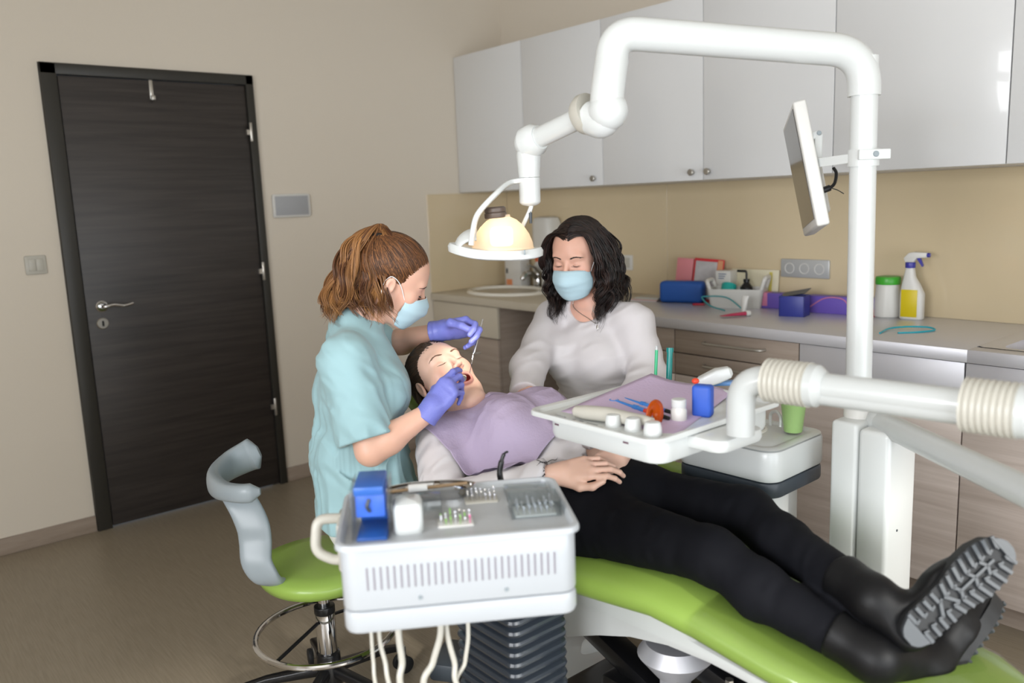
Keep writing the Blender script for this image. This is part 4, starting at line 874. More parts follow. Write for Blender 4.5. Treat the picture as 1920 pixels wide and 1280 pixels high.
def smin(a, b, k):
    h = np.clip(.5+.5*(b-a)/k, 0, 1); return b+(a-b)*h-k*h*(1-h)
def smax(a, b, k): return -smin(-a, -b, k)
def union(pr, far=None):
    lo = np.min([p[2][0] for p in pr], 0); hi = np.max([p[2][1] for p in pr], 0)
    def f(P):
        d = None
        for g, k, bx in pr:
            v = g(P); d = v if d is None else smin(d, v, k)
        return d
    return f, (lo, hi)
def snet(f, lo, hi, h, drop=None):
    """surface nets on a regular grid, evaluated only near the surface"""
    lo = A(lo); n = np.maximum(np.ceil((A(hi)-lo)/h).astype(int), 4); bs = 6; nb = -(-(n)//bs); n = nb*bs+1
    cx = [lo[i]+h*(np.arange(nb[i])*bs+bs/2) for i in range(3)]
    C = np.stack(np.meshgrid(*cx, indexing='ij'), -1).reshape(-1, 3); dc = f(C)
    V = np.repeat(np.repeat(np.repeat(np.where(dc < 0, -1., 1.).reshape(nb), bs, 0), bs, 1), bs, 2); V = np.pad(V, ((0, 1),)*3, mode='edge')
    act = np.where(np.abs(dc) < h*bs*1.15+.012)[0]; bi = np.stack(np.unravel_index(act, nb), 1)*bs
    off = np.stack(np.meshgrid(*[np.arange(bs+1)]*3, indexing='ij'), -1).reshape(-1, 3)
    for s in range(0, len(bi), 400):
        I = (bi[s:s+400, None, :]+off[None]).reshape(-1, 3); V[I[:, 0], I[:, 1], I[:, 2]] = f(lo+h*I)
    S = V < 0; c = sum(S[a:n[0]-1+a, b:n[1]-1+b, d:n[2]-1+d].astype(np.int8) for a in (0, 1) for b in (0, 1) for d in (0, 1))
    ac = (c > 0) & (c < 8); ids = -np.ones(ac.shape, int); ijk = np.argwhere(ac); ids[ac] = np.arange(len(ijk))
    pos = np.zeros((len(ijk), 3)); cnt = np.zeros(len(ijk))
    for ax in range(3):
        for u in (0, 1):
            for w in (0, 1):
                a = np.zeros(3, int); o = [x for x in range(3) if x != ax]; a[o[0]] = u; a[o[1]] = w; b = a.copy(); b[ax] = 1
                i, j = ijk+a, ijk+b; va = V[i[:, 0], i[:, 1], i[:, 2]]; vb = V[j[:, 0], j[:, 1], j[:, 2]]; m = (va < 0) != (vb < 0)
                t = np.where(m, va/np.where(m, va-vb, 1), 0); pos += m[:, None]*(a+t[:, None]*(b-a)); cnt += m
    vs = lo+h*(ijk+pos/cnt[:, None]); F = []
    for ax in range(3):
        o = [x for x in range(3) if x != ax]; sl0 = [slice(None)]*3; sl1 = [slice(None)]*3; sl0[ax] = slice(0, -1); sl1[ax] = slice(1, None)
        s0, s1 = S[tuple(sl0)], S[tuple(sl1)]; e = np.argwhere(s0 != s1); e = e[(e[:, o[0]] > 0) & (e[:, o[1]] > 0) & (e[:, o[0]] < n[o[0]]-1) & (e[:, o[1]] < n[o[1]]-1)]
        if not len(e): continue
        q = []
        for du, dv in ((1, 1), (0, 1), (0, 0), (1, 0)):
            g = e.copy(); g[:, o[0]] -= du; g[:, o[1]] -= dv; q.append(ids[g[:, 0], g[:, 1], g[:, 2]])
        q = np.stack(q, 1); ins = s0[e[:, 0], e[:, 1], e[:, 2]]; fl = ins if ax != 1 else ~ins; q[~fl] = q[~fl][:, ::-1]; F.append(q)
    F = np.concatenate(F); F = F[(F >= 0).all(1)]
    if drop:
        ctr = vs[F].mean(1); keep = np.ones(len(F), bool)
        for a, b in drop: keep &= ~((ctr > a).all(1) & (ctr < b).all(1))
        F = F[keep]
    return vs, F
def laplace(vs, F, it=1, lam=.5):
    for _ in range(it):
        ii = np.concatenate([F[:, i] for i in range(4) for j in (1, 3)]); jj = np.concatenate([F[:, (i+j) % 4] for i in range(4) for j in (1, 3)]); n = len(vs)
        c = np.bincount(ii, minlength=n); acc = np.stack([np.bincount(ii, vs[jj, k], n) for k in range(3)], 1)
        m = c > 0; vs = vs.copy(); vs[m] += lam*(acc[m]/c[m][:, None]-vs[m])
    return vs
def smesh(name, parts, m, parent=None, tint=None, sm=1):
    """parts: list of (verts, faces) in world space -> one object"""
    V_, F_, k = [], [], 0
    for v, f in parts:
        v = laplace(v, f, sm); V_.append(v); F_.append(f+k); k += len(v)
    V = np.concatenate(V_); F = np.concatenate(F_); W = V.copy()
    if parent is not None:
        inv = np.array(FR[root_of(parent).name].inverted()); V = V@inv[:3, :3].T+inv[:3, 3]
    me = bpy.data.meshes.new(name); me.vertices.add(len(V)); me.vertices.foreach_set('co', V.astype(np.float32).ravel())
    me.loops.add(F.size); me.loops.foreach_set('vertex_index', F.astype(np.int32).ravel()); me.polygons.add(len(F)); me.polygons.foreach_set('loop_start', np.arange(0, F.size, 4, dtype=np.int32))
    me.update(calc_edges=True); me.polygons.foreach_set('use_smooth', [True]*len(F)); me.materials.append(m)
    if tint is not None:
        c = np.ones((len(V), 4), np.float32); c[:, :3] = tint(W); a = me.color_attributes.new('tint', 'FLOAT_COLOR', 'POINT'); a.data.foreach_set('color', c.ravel())
    me.validate(); o = bpy.data.objects.new(name, me); COL.objects.link(o)
    if parent is not None: o.parent = parent
    else: FR[o.name] = Matrix.Identity(4)
    return o
_rn = np.random.RandomState(3).rand(32, 32, 32)
def vnoise(P):
    i = np.floor(P).astype(int); f = P-i; f = f*f*(3-2*f); o = 0
    for a in (0, 1):
        for b in (0, 1):
            for c in (0, 1):
                w = (f[:, 0] if a else 1-f[:, 0])*(f[:, 1] if b else 1-f[:, 1])*(f[:, 2] if c else 1-f[:, 2]); o = o+w*_rn[(i[:, 0]+a) % 32, (i[:, 1]+b) % 32, (i[:, 2]+c) % 32]
    return o
def folds(P, axes, sc, amp, seed=0, warp=.6):
    """ridged cloth folds; axes rows = directions, sc = frequency along each"""
    q = (P@np.array(axes).T)*np.array(sc)+seed*7.3
    q = q+warp*np.stack([vnoise(q*.7+5), vnoise(q*.7+11), vnoise(q*.7+17)], 1)
    n = vnoise(q); return amp*(np.abs(2*n-1)**1.3-.45)*2

# ---- head in its own frame: x = the person's right, y = face forward, z = crown
def head_prims(opening=0):
    p = []; e = lambda c, r, k=.02, R=None: p.append(ell(c, r, R, k)); c_ = lambda a, b, ra, rb, k=.02: p.append(cone(a, b, ra, rb, k))
    e((0, -.020, .042), (.0735, .092, .080)); e((0, .024, .028), (.064, .060, .066), .03); e((0, .030, -.030), (.055, .052, .075), .03)
    dz = -.030*opening; dy = -.012*opening
    for s in (1, -1):
        c_((s*.052, -.004, -.050), (s*.020, .066+dy, -.100+dz), .018, .014, .03)
        e((s*.040, .056, -.022), (.022, .020, .022), .022); e((s*.028, .070, .026), (.022, .012, .010), .018)
    e((0, .036+dy, -.072+dz*.7), (.046, .040, .040), .03); e((0, .070+dy, -.098+dz), (.020, .017, .017), .035)
    if opening: 
        for s in (1, -1): c_((s*.044, .03, -.03), (s*.034, .045, -.09), .018, .016, .03)
    e((0, .072, -.066), (.026, .018, .020), .02)
    return p
def head_sdf(opening=0):
    base, bx = union(head_prims(opening)); dz = -.030*opening; dy = -.012*opening
    nose = [cone((0, .084, .006), (0, .103, -.030), .0068, .0088, .006), ell((0, .105, -.034), (.0095, .010, .008), None, .006)]+[ell((s*.0125, .095, -.038), (.0068, .0105, .0068), None, .005) for s in (1, -1)]
    nf, _ = union(nose)
    def f(P):
        x = np.abs(P[:, 0]); Q = np.stack([x, P[:, 1], P[:, 2]], 1); d = base(P)
        # eye sockets, then closed lids bulging back out
        d = smax(d, -ell((.032, .093, .000), (.019, .0115, .0105))[0](Q), .012)
        d = smin(d, ell((.0315, .0675, -.001), (.0150, .0150, .0125))[0](Q), .004)
        lid = np.abs(P[:, 2]+.0055-.010*((x-.0315)/.0155)**2*.4); d = d+.0011*np.exp(-(lid/.0010)**2)*(np.abs(x-.0315) < .0135)*(P[:, 1] > .05)
        cr = np.abs(P[:, 2]-.0065+.35*((x-.0315)**2)/.015); d = d+.0007*np.exp(-(cr/.0012)**2)*(np.abs(x-.0315) < .014)*(P[:, 1] > .05)
        d = smin(d, nf(P), .010)
        d = smax(d, -ell((.0065, .1005, -.0455), (.0032, .0050, .0045))[0](Q), .0025)
        # ears
        ear = smax(ell((.0750, -.012, -.004), (.0075, .0150, .0270))[0](Q), -ell((.0840, -.008, -.002), (.0075, .0090, .0180))[0](Q), .004); d = smin(d, ear, .004)
        # mouth
        if opening:
            q = np.stack([P[:, 0]/.0222, (P[:, 2]+.074)/.0158], 1); r = np.linalg.norm(q, axis=1)+1e-9; rr_ = (r-1)*.0175
            yl = .0855-.0010*(P[:, 0]/.01)**2-.10*np.maximum(0, -(P[:, 2]+.07)); lip = np.sqrt(rr_**2+(P[:, 1]-yl)**2)-.0048
            d = smin(d, lip, .006); d = smax(d, -ell((0, .085, -.074), (.0190, .050, .0128))[0](P), .003)
        else:
            for z, rx, ry, rz in ((-.0675, .0225, .008, .0050), (-.0765, .0205, .0085, .0058)): d = smin(d, ell((0, .0835, z), (rx, ry, rz))[0](P), .004)
        return d
    return f, (A(-.095, -.125, -.15), A(.095, .13, .135))
def skin_tint(base, lipcol, C, R, opening=0):
    b = np.array(lin(base)[:3]); l = np.array(lin(lipcol)[:3]); red = np.array(lin('7e2722')[:3]); bl = np.array(lin('d58d7b')[:3])
    def f(W):
        P = (W-C)@R; c = np.tile(b, (len(W), 1)); g = lambda w: w[:, None]
        w = .35*np.exp(-(((np.abs(P[:, 0])-.045)/.02)**2+((P[:, 2]+.03)/.02)**2))*(P[:, 1] > .02); w += .4*np.exp(-((P[:, 0]/.016)**2+((P[:, 2]+.035)/.012)**2))*(P[:, 1] > .09); c = c*(1-g(w))+bl*g(w)
        if opening:
            r = np.sqrt((P[:, 0]/.0235)**2+((P[:, 2]+.074)/.0165)**2); w = np.exp(-((r-1.04)/.30)**4)*(P[:, 1] > .06); c = c*(1-g(w*.8))+l*g(w*.8); w = ((r < .88) & (P[:, 1] < .0835) & (P[:, 1] > .02) & (np.abs(P[:, 2]+.074) < .014))*1.; c = c*(1-g(w))+red*g(w)
        else:
            w = np.exp(-((P[:, 0]/.024)**4+((P[:, 2]+.072)/.0085)**4))*(P[:, 1] > .07); c = c*(1-g(w*.8))+l*g(w*.8)
        return c
    return f

# ---- hands: frame = wrist, y = towards knuckles, x = towards thumb, z = back of the hand
FING = (( .026, .044, .025, .021, .0083), (.0085, .049, .029, .022, .0085), (-.0095, .046, .027, .021, .0081), (-.0265, .036, .021, .019, .0072))
def hand_prims(W, ydir, zdir, side, flex, thumb, sc=1.0, spread=.08, rad=1.0):
    """side +1: thumb on +x of the frame (x = y cross z * side)"""
    y = nrm(ydir); z = nrm(A(zdir)-y*(A(zdir)@y)); x = np.cross(y, z)*side; R = np.array([x, y, z]).T
    T = lambda p: A(W)+R@(A(p)*sc); pr = []; tips = []
    for i, (kx, l1, l2, l3, r) in enumerate(FING):
        r *= rad
        ky = .088-.012*abs(kx+.0-.0085)/.03; pr.append(cone(T((kx*.62, .006, 0)), T((kx, ky, .0)), .0135*sc*rad, r*1.22*sc, .012))
        a, b, c = flex[i]; sp = spread*kx/.026; p = A(kx, ky, .0); ang = 0
        for l, rr, fl in ((l1, 1.0, a), (l2, .93, b), (l3, .84, c)):
            ang += fl; d = A(math.sin(sp), math.cos(sp)*math.cos(ang), -math.cos(sp)*math.sin(ang)); q = p+d*l
            pr.append(cone(T(p), T(q), r*rr*sc, r*rr*.90*sc, .0035)); p = q
        tips.append(T(p))
    pr.append(ell(T((.0, .045, -.006)), A(.036, .046, .012)*sc*rad, R, .012))
    P = [A(.020, .018, -.006)]+[A(t) for t in thumb]
    for i in range(3):
        ra, rb = ((.0150, .0115), (.0110, .0100), (.0098, .0080))[i]; pr.append(cone(T(P[i]), T(P[i+1]), ra*sc*rad, rb*sc*rad, .006 if i else .012))
    pr.append(cone(T((0, -.03, 0)), T((0, .012, 0)), .0245*sc*rad, .0265*sc*rad, .012))
    return pr, T, tips, R
# ---- limbs and trunk
def torso(J, S, Fv, f=1.0, bust=.055):
    """J: pelvis, waist, chest, neck; S = right vector; Fv = forward vector per level"""
    pe, wa, chs, ne = J['pelvis'], J['waist'], J['chest'], J['neck']
    pr = [ec(pe, wa, S, .162*f, .112*f, .122*f, .092*f, .05), ec(wa, chs, S, .122*f, .092*f, .140*f, .104*f, .05), ec(chs, A(ne)-.03*nrm(A(ne)-A(chs)), S, .138*f, .100*f, .075*f, .055*f, .05)]
    for s, sh in ((1, J['Rsh']), (-1, J['Lsh'])):
        pr.append(cone(ne, sh, .042*f, .046*f, .04))
        if bust: pr.append(ell(A(chs)+S*s*.070+A(Fv)*.068, (bust*1.05, bust, bust*1.05), None, .035))
    return pr
def arm(sh, el, wr, f=1.0):
    return [cone(sh, el, .046*f, .037*f, .03), cone(el, A(el)*.7+A(wr)*.3, .037*f, .0385*f, .02), cone(A(el)*.7+A(wr)*.3, wr, .0385*f, .0240*f, .02)]
def leg(hip, kn, an, f=1.0, back=None):
    back = A(back) if back is not None else A(0, 0, 0); m = A(kn)*.68+A(an)*.32+back*.012
    return [cone(hip, kn, .083*f, .056*f, .05), cone(kn, m, .054*f, .053*f, .03), cone(m, an, .053*f, .036*f, .03)]
# ---- hair: many tapered strands in one mesh
def strands(name, lines, rad, m, parent, cols=None, seg=5):
    V, F, Cc = [], [], []; k0 = 0
    for li, L in enumerate(lines):
        L = np.asarray(L, float); n = len(L); T = np.gradient(L, axis=0); T /= np.linalg.norm(T, axis=1)[:, None]+1e-9
        a = np.cross(T, A(.3, .5, .81)); a /= np.linalg.norm(a, axis=1)[:, None]+1e-9; b = np.cross(T, a); r = rad[li] if hasattr(rad, '__len__') else rad
        tt = np.linspace(0, 1, n); w = r*np.clip(np.minimum(tt*8+.35, (1-tt)*3+.12), 0, 1)
        for k in range(seg):
            t = 2*PI*k/seg; V.append(L+(a*math.cos(t)+b*math.sin(t))*w[:, None])
        base = k0+np.arange(n-1)
        for k in range(seg): k1 = (k+1) % seg; F.append(np.stack([base+k*n, base+1+k*n, base+1+k1*n, base+k1*n], 1))
        if cols is not None: Cc.append(np.tile(cols[li], (n*seg, 1)))
        k0 += n*seg
    V = np.concatenate(V); F = np.concatenate(F)
    CT_ = np.concatenate(Cc) if cols is not None else None
    return smesh(name, [(V, F)], m, parent, (lambda W: CT_) if cols is not None else None, sm=0)
def crom(P, n):
    P = np.array(P, float); P = np.vstack([2*P[0]-P[1], P, 2*P[-1]-P[-2]]); t = np.linspace(0, len(P)-3-1e-6, n); i = t.astype(int); u = (t-i)[:, None]; a, b, c, d = P[i], P[i+1], P[i+2], P[i+3]
    return .5*((2*b)+(c-a)*u+(2*a-5*b+4*c-d)*u**2+(3*b-3*c+d-a)*u**3)
def drop_on(f, P, d, mx=60, gap=.004):
    """march points along d until they rest on the surface f"""
    P = P.copy(); d = A(d)
    for _ in range(mx):
        s = f(P)-gap; P += d*np.clip(s, -.02, .05)[:, None]
    return P
def solid(o, t, off=0): s = o.modifiers.new('thick', 'SOLIDIFY'); s.thickness = t; s.offset = off; return o
# ================================================================== PEOPLE
M_skin = mat('skin', 'e0b49c', .45, sss=.12, bump=.06, bscale=350, vcol=True)
M_glove = mat('nitrile_glove', '757bc8', .38, bump=.35, bscale=160)
M_teal_cl = mat('teal_scrub_cotton', '98bac0', .8, bump=.12, bscale=700, sheen=.2)
M_white_cl = mat('white_jersey', 'cfcbcd', .85, bump=.12, bscale=700)
M_pants = mat('white_trousers', 'e4e2df', .85)
M_jeans = mat('black_denim', '0c0d13', .8, spec=.2, bump=.15, bscale=600)
M_boot = mat('black_boot_leather', '0b0b0d', .5, spec=.3, bump=.1, bscale=200)
M_sole = mat('boot_sole_rubber', '42464a', .38, bump=.1, bscale=150)
M_mask = mat('blue_surgical_mask', 'b3cfda', .7, bump=.1, bscale=500)
M_strap = mat('mask_strap', 'f0f2f2', .6)
M_hair = mat('hair', '3a2418', .42, vcol=True)
def fr(x, y, z): return np.array([x, y, z], float).T
def eye_bits(C, R, par, browc, side=(1, -1), zb=.022, lashw=.0009, hd=None):
    """lash lines, lashes and brows laid on the face surface"""
    def rest(P, gap=.0003):
        q = np.array(P, float); q[:, 1] += .012
        for _ in range(40): q[:, 1] -= np.minimum(.01, hd(q)-gap)
        return C+q@R.T
    P, spec = [], []
    for s in side:
        for k in range(9): t = -1+k/4; P.append((s*(.0315+.0135*t), .0818-.0045*t*t, -.0058+.0036*t*t))
        spec.append(('line', 9, s, 0))
        for k in range(9): t = -.9+k/4.4; P.append((s*(.0315+.0135*t), .0815-.0045*t*t, -.006+.0036*t*t)); spec.append(('lash', 1, s, t))
    W = rest(P); i = 0; L, rad = [], []
    for kind, n, s, t in spec:
        w = W[i:i+n]; i += n
        if kind == 'line': L.append(crom(w, 14)); rad.append(lashw)
        else: L.append(crom([w[0], w[0]+R@A(s*.002*t, .004, -.0022), w[0]+R@A(s*.004*t, .0065, -.002)], 5)); rad.append(.0004)
    strands('eyelashes', L, rad, M_black, par)
    P = []
    for s in side:
        for k in range(110):
            t = random.random(); x = .0135+.034*t; z = zb+.0065*math.sin(t*PI*.75)-.004*t*t+random.uniform(-.0020, .0020)*(1-.6*t); y = .0875-.016*t*t-.001
            b = A(s*x, y, z); P += [b, b+A(s*.004, -.0004, .0012), b+A(s*.008, -.003, .0010*(1-2*t))]
    W = rest(P); strands('eyebrows', [crom(W[i:i+3], 5) for i in range(0, len(W), 3)], [.00045]*(len(W)//3), browc, par)
def face_mask(C, R, par, top=-.002, bot=-.118, sx=1.0):
    T = lambda p: tuple(C+R@A(p)); G = []
    nv, nu = 22, 33
    for j in range(nv):
        v = j/(nv-1); z = top+(bot-top)*v; yc = np.interp(v, [0, .18, .4, .62, .85, 1], [.1045, .122, .125, .114, .102, .091]); xe = np.interp(v, [0, .3, .7, 1], [.062, .067, .063, .048])*sx; ye = np.interp(v, [0, .5, 1], [.040, .034, .045])
        pl = .0012*(abs(((v*4.2) % 1)-.5)*2) if .15 < v < .9 else 0; row = []
        for i in range(nu):
            u = -1+2*i/(nu-1); c = math.cos(u*PI/2*.96)
            nosew = math.exp(-(u/.34)**2)*(1 if v < .5 else .6)
            y = ye+(yc-.008-ye)*c**.75+.009*nosew-pl; zz = z-.010*abs(u)*(1 if v < .3 else 0)*v-(.016*(1-v)*abs(u)**2 if v < .3 else .016*.7*abs(u)**2*(1-v)/.7)+.012*v*abs(u)**1.5
            row.append(T((xe*math.sin(u*PI/2*.96), y, zz)))
        G.append(row)
    o = solid(B().grid(G).build('face_mask', M_mask, par, world=True, smooth=180), .0012, 1)
    ed = [G[0][i] for i in range(nu)]; B().tube(ed, .0011, 6).build('mask_edge', M_strap, o, world=True)
    L = []
    for s in (1, -1):
        i = nu-1 if s > 0 else 0
        L.append(crom([G[1][i], T((s*.074, .012, .012)), T((s*.081, -.018, .024)), T((s*.079, -.030, .004))], 16)); L.append(crom([G[-2][i], T((s*.067, .012, -.055)), T((s*.077, -.022, -.032)), T((s*.079, -.030, .004))], 16))
    strands('mask_strap', L, [.0013]*4, M_strap, o)
    return o
def blend_body(name, par, mt, body, hd, C, R, hbox, lo, hi, h, hands=(), tint=None, hh=.0022, keep=None):
    """one continuous skin: trunk and limbs coarse, head and hands fine, all from one field"""
    bf, _ = union(body)
    def full(P):
        d = bf(P)
        if hd is not None:
            m = np.linalg.norm(P-C, axis=1) < .30; 
            if m.any(): q = hd((P[m]-C)@R); d = d.copy(); d[m] = smin(d[m], q, .018)
        return d
    parts, drops = [], []
    if hd is not None:
        cs = [C+R@A(x, y, z) for x in (hbox[0][0], hbox[1][0]) for y in (hbox[0][1], hbox[1][1]) for z in (hbox[0][2], hbox[1][2])]; a, b = np.min(cs, 0), np.max(cs, 0); parts.append(snet(full, a, b, hh)); drops.append((a+.012, b-.016))
    for hpr in hands:
        hf, (a, b) = union(hpr); g = (lambda hf: lambda P: smin(bf(P), hf(P), .012))(hf); a, b = a-.02, b+.02; parts.append(snet(g, a, b, .0020)); drops.append((a+.008, b-.010))
    parts.append(snet(full, lo, hi, h, drops))
    return smesh(name, parts, mt, par, tint, sm=1), full

# ------------------------------------------------------------------ PATIENT
pa = thing('person', 'woman in white top and black trousers lying in the green chair, mouth open', 'person', (2.55, .07, .58))
PC = A(2.0983, -.0552, .925); PR = fr([.014, -.989, -.147], [.647, -.103, .756], [-.763, -.106, .638])
pJ = dict(pelvis=A(2.62, .06, .655), waist=A(2.46, .05, .715), chest=A(2.335, .035, .765), neck=A(2.205, .0, .815), Rsh=A(2.215, -.150, .765), Lsh=A(2.235, .160, .775))
Rel, Rwr = A(2.375, -.255, .66), A(*at(1036, 890, 2.02)); Lel, Lwr = A(2.42, .29, .70), A(*at(1168, 846, 2.12))
pS, pF = A(0, -1, 0), nrm(A(.42, -.05, .9))
hipR, hipL = A(2.64, -.035, .645), A(2.60, .155, .645)
knR, knL = A(*atz(1335, 1040, .655)), A(*atz(1400, 962, .68)); anR, anL = A(*atz(1640, 1232, .565)), A(*atz(1640, 1125, .655))
pneck = [cone(pJ['neck']+A(-.01, 0, .0), PC+PR@A(0, -.022, -.06), .056, .050, .03), cone(pJ['neck']+A(.0, 0, .0), PC+PR@A(0, .012, -.085), .045, .045, .03)]
ptor = torso(pJ, pS, pF, .97, .052)
body = ptor+pneck+arm(pJ['Rsh'], Rel, Rwr, .95)+arm(pJ['Lsh'], Lel, Lwr, .95)+leg(hipR, knR, anR, .9, (0, 0, -1))+leg(hipL, knL, anL, .9, (0, 0, -1))
# clasped hands, right one on top
yR = nrm(A(*at(1105, 876, 2.00))-Rwr); zR = nrm(A(.15, -.66, .60))
h1, T1, tips1, _ = hand_prims(Rwr+yR*.012, yR, zR, 1, [(.25, .60, .35), (.28, .64, .4), (.31, .68, .4), (.34, .70, .4)], [(.046, .052, -.006), (.050, .084, -.010), (.040, .112, -.012)], .95, .04, .97)
yL = nrm(A(*at(1118, 882, 2.03))-Lwr); zL = nrm(A(.75, -.25, .62))
h2, T2, tips2, _ = hand_prims(Lwr+yL*.012, yL, zL, -1, [(.45, .9, .5), (.5, .95, .5), (.5, .95, .5), (.5, .9, .5)], [(.045, .045, -.008), (.050, .072, -.012), (.038, .096, -.014)], .95, .08, .97)
hsdf, hbox = head_sdf(1)
ptint = skin_tint('deb6a2', 'c98079', PC, PR, 1)
def nails_none(*a): pass
skin, pfull = blend_body('body', pa, M_skin, body, hsdf, PC, PR, hbox, (1.92, -.36, .50), (3.45, .40, 1.05), .0075, (h1, h2), ptint, .0019)
eye_bits(PC, PR, pa, mat('light_brown_brow', '6d5140', .6), zb=.020, hd=hsdf)
PT = lambda p: tuple(PC+PR@A(p))
# teeth and tongue
b = B()
for k in range(-5, 6):
    a = k*.27; b.ball(PT((.0155*math.sin(a), .068+.0125*math.cos(a), -.0635)), (.0026, .0026, .0042), 8, 6, Matrix(PR.tolist()))
b.build('upper_teeth', mat('tooth_enamel', 'ece3cf', .25), pa, world=True, smooth=180)
b = B()
for k in range(-4, 5):
    a = k*.29; b.ball(PT((.0145*math.sin(a), .058+.0125*math.cos(a), -.0845)), (.0025, .0025, .0032), 8, 6, Matrix(PR.tolist()))
b.build('lower_teeth', mat('tooth_enamel', 'ece3cf', .25), pa, world=True, smooth=180)
B().ball(PT((0, .052, -.084)), (.014, .022, .008), 16, 10, Matrix(PR.tolist())).build('tongue', mat('tongue_red', 'c4524c', .3), pa, world=True, smooth=180)
# hair drawn back over the headrest side
def hcol(base, hi, amt):
    a, b_ = np.array(lin(base)[:3]), np.array(lin(hi)[:3]); t = random.random()**amt; return a+(b_-a)*t
L, cols = [], []
PSK = A(0, -.018, .040); PSR = A(.079, .0985, .0855)
def onsk(p, k=1.0, c=PSK, r=PSR): v = A(p)-c; return c+v/np.linalg.norm(v/r)*k
PHL = crom([(0, .082, .068), (.030, .076, .063), (.052, .060, .050), (.063, .040, .028), (.0705, .022, .002), (.0735, .006, .000), (.0765, -.010, .020)], 200)
for i in range(2200):
    h = PHL[random.randrange(200)].copy(); s = 1 if random.random() < .6 else -1; h[0] *= s; u = random.random()**1.5
    back = A(s*.045, -.098, .015-.05*random.random()); r0 = h*(1-u*.6)+(A(h[0]*1.05, -.03, .10))*u*.6 if random.random() < .7 else h*(1-u*.5)+back*u*.5
    r0 = onsk(r0+np.random.uniform(-.0015, .0015, 3)); q = [r0]
    kk = .012*random.random(); dj = np.random.uniform(-.003, .003, 3)
    for t in (.25, .5, .75, 1): q.append(onsk(r0*(1-t)+back*t+A(0, 0, .03*math.sin(t*PI))+dj*t, 1.0+kk))
    W_ = [PC+PR@p for p in q]; W_ += [W_[-1]+A(.03, -.008*s, -.035)+np.random.uniform(-.01, .01, 3), W_[-1]+A(.075, -.02*s, -.06)+np.random.uniform(-.018, .018, 3)]
    L.append(crom(W_, 18)); cols.append(hcol('2a1d14', '57402d', 3.5))
for i in range(260):   # lengths spreading beside the neck on the near side
    t = random.random(); j = lambda a: np.random.uniform(-a, a, 3)
    p = [PC+PR@(A(.070, -.035-.03*t, .02-.04*t)+j(.004)), PC+PR@(A(.080, -.055, -.035-.02*t)+j(.006)), PC+PR@(A(.078, -.062, -.095)+j(.012)), PC+PR@(A(.060, -.070, -.150)+j(.018))]
    L.append(crom(p, 12)); cols.append(hcol('241a13', '4e3a2a', 1.6))
hr = strands('hair', L, [.0014]*len(L), M_hair, pa, cols)
hc, _ = union([ell((0, -.030, .040), (.0785, .088, .082), None, .02), ell((0, -.075, -.01), (.062, .045, .06), None, .03)])
def hcap(P):
    d = hc(P); return smax(d, (P[:, 1]*.80+P[:, 2]*-.45)-.026+.22*np.abs(P[:, 0]), .01)
def in_world(f, C, R): return lambda W: f((W-C)@R)
def worldbox(C, R, a, b): cs = [C+R@A(x, y, z) for x in (a[0], b[0]) for y in (a[1], b[1]) for z in (a[2], b[2])]; return np.min(cs, 0), np.max(cs, 0)
a, b_ = worldbox(PC, PR, (-.1, -.14, -.09), (.1, .09, .14))
smesh('hair_cap', [snet(in_world(hcap, PC, PR), a, b_, .004)], mat('hair_dark_brown', '2c2018', .5), hr)
# jersey
sleeveR = [cone(pJ['Rsh'], Rel, .060, .050, .03), cone(Rel, Rwr-yR*.012, .050, .032, .02)]; sleeveL = [cone(pJ['Lsh'], Lel, .060, .050, .03), cone(Lel, Lwr-yL*.012, .050, .034, .02)]
jer0, _ = union([(g, k, bx) for g, k, bx in torso(pJ, pS, pF, 1.0, .055)]+sleeveR+sleeveL)
axJ = [nrm(A(1, 0, -.4)), nrm(A(0, 1, 0)), nrm(A(.4, 0, 1))]
nkc = pJ['neck']+A(-.005, 0, .035); nkd = nrm(A(-.75, 0, .66))
def jersey(P):
    d = jer0(P)-.009+folds(P, axJ, (40, 16, 20), .0050, 1); d = smax(d, (P-pJ['pelvis']-A(-.03, 0, 0))@nrm(A(1, 0, -.25)), .008)
    d = smax(d, -(np.linalg.norm((P-nkc)-((P-nkc)@nkd)[:, None]*nkd, axis=1)-.058), .006) if False else smax(d, ((P-nkc)@nkd)-.0, .01)
    for w, y_ in ((Rwr, yR), (Lwr, yL)): d = smax(d, np.where(np.linalg.norm(P-w, axis=1) < .09, (P-w)@y_+.012, -1), .004)
    return d
smesh('white_top', [snet(jersey, (2.05, -.36, .53), (2.70, .40, .93), .0045)], M_white_cl, pa)
# lace cuff with loose black thread
for w, y_, nm in ((Rwr, yR, 'cuff_lace'),):
    e1 = nrm(np.cross(y_, A(0, 0, 1))); e2 = np.cross(y_, e1); P_ = []
    for k in range(120):
        t = 2*PI*k/119; r_ = .0335+.0028*math.sin(k*.9); P_.append(w-y_*(.014+.0035*math.sin(k*1.35))+(e1*math.cos(t)+e2*math.sin(t))*r_)
    B().tube(P_, .0011, 6).build(nm, M_black, pa, world=True)
    c0 = A(*at(1012, 872, 2.0)); L = [crom([w-y_*.012+e2*-.03, A(*at(1024, 868, 2.0)), A(*at(1014, 866, 2.0)), A(*at(1006, 873, 2.0))], 20), crom([A(*at(1018, 868, 2.0)), A(*at(1010, 863, 2.0)), A(*at(1004, 862, 2.0))], 10), crom([A(*at(1022, 869, 2.01)), A(*at(1034, 862, 2.02)), A(*at(1042, 862, 2.03)), A(*at(1046, 857, 2.04))], 16)]
    strands('loose_thread', L, [.0010]*3, M_black, pa)
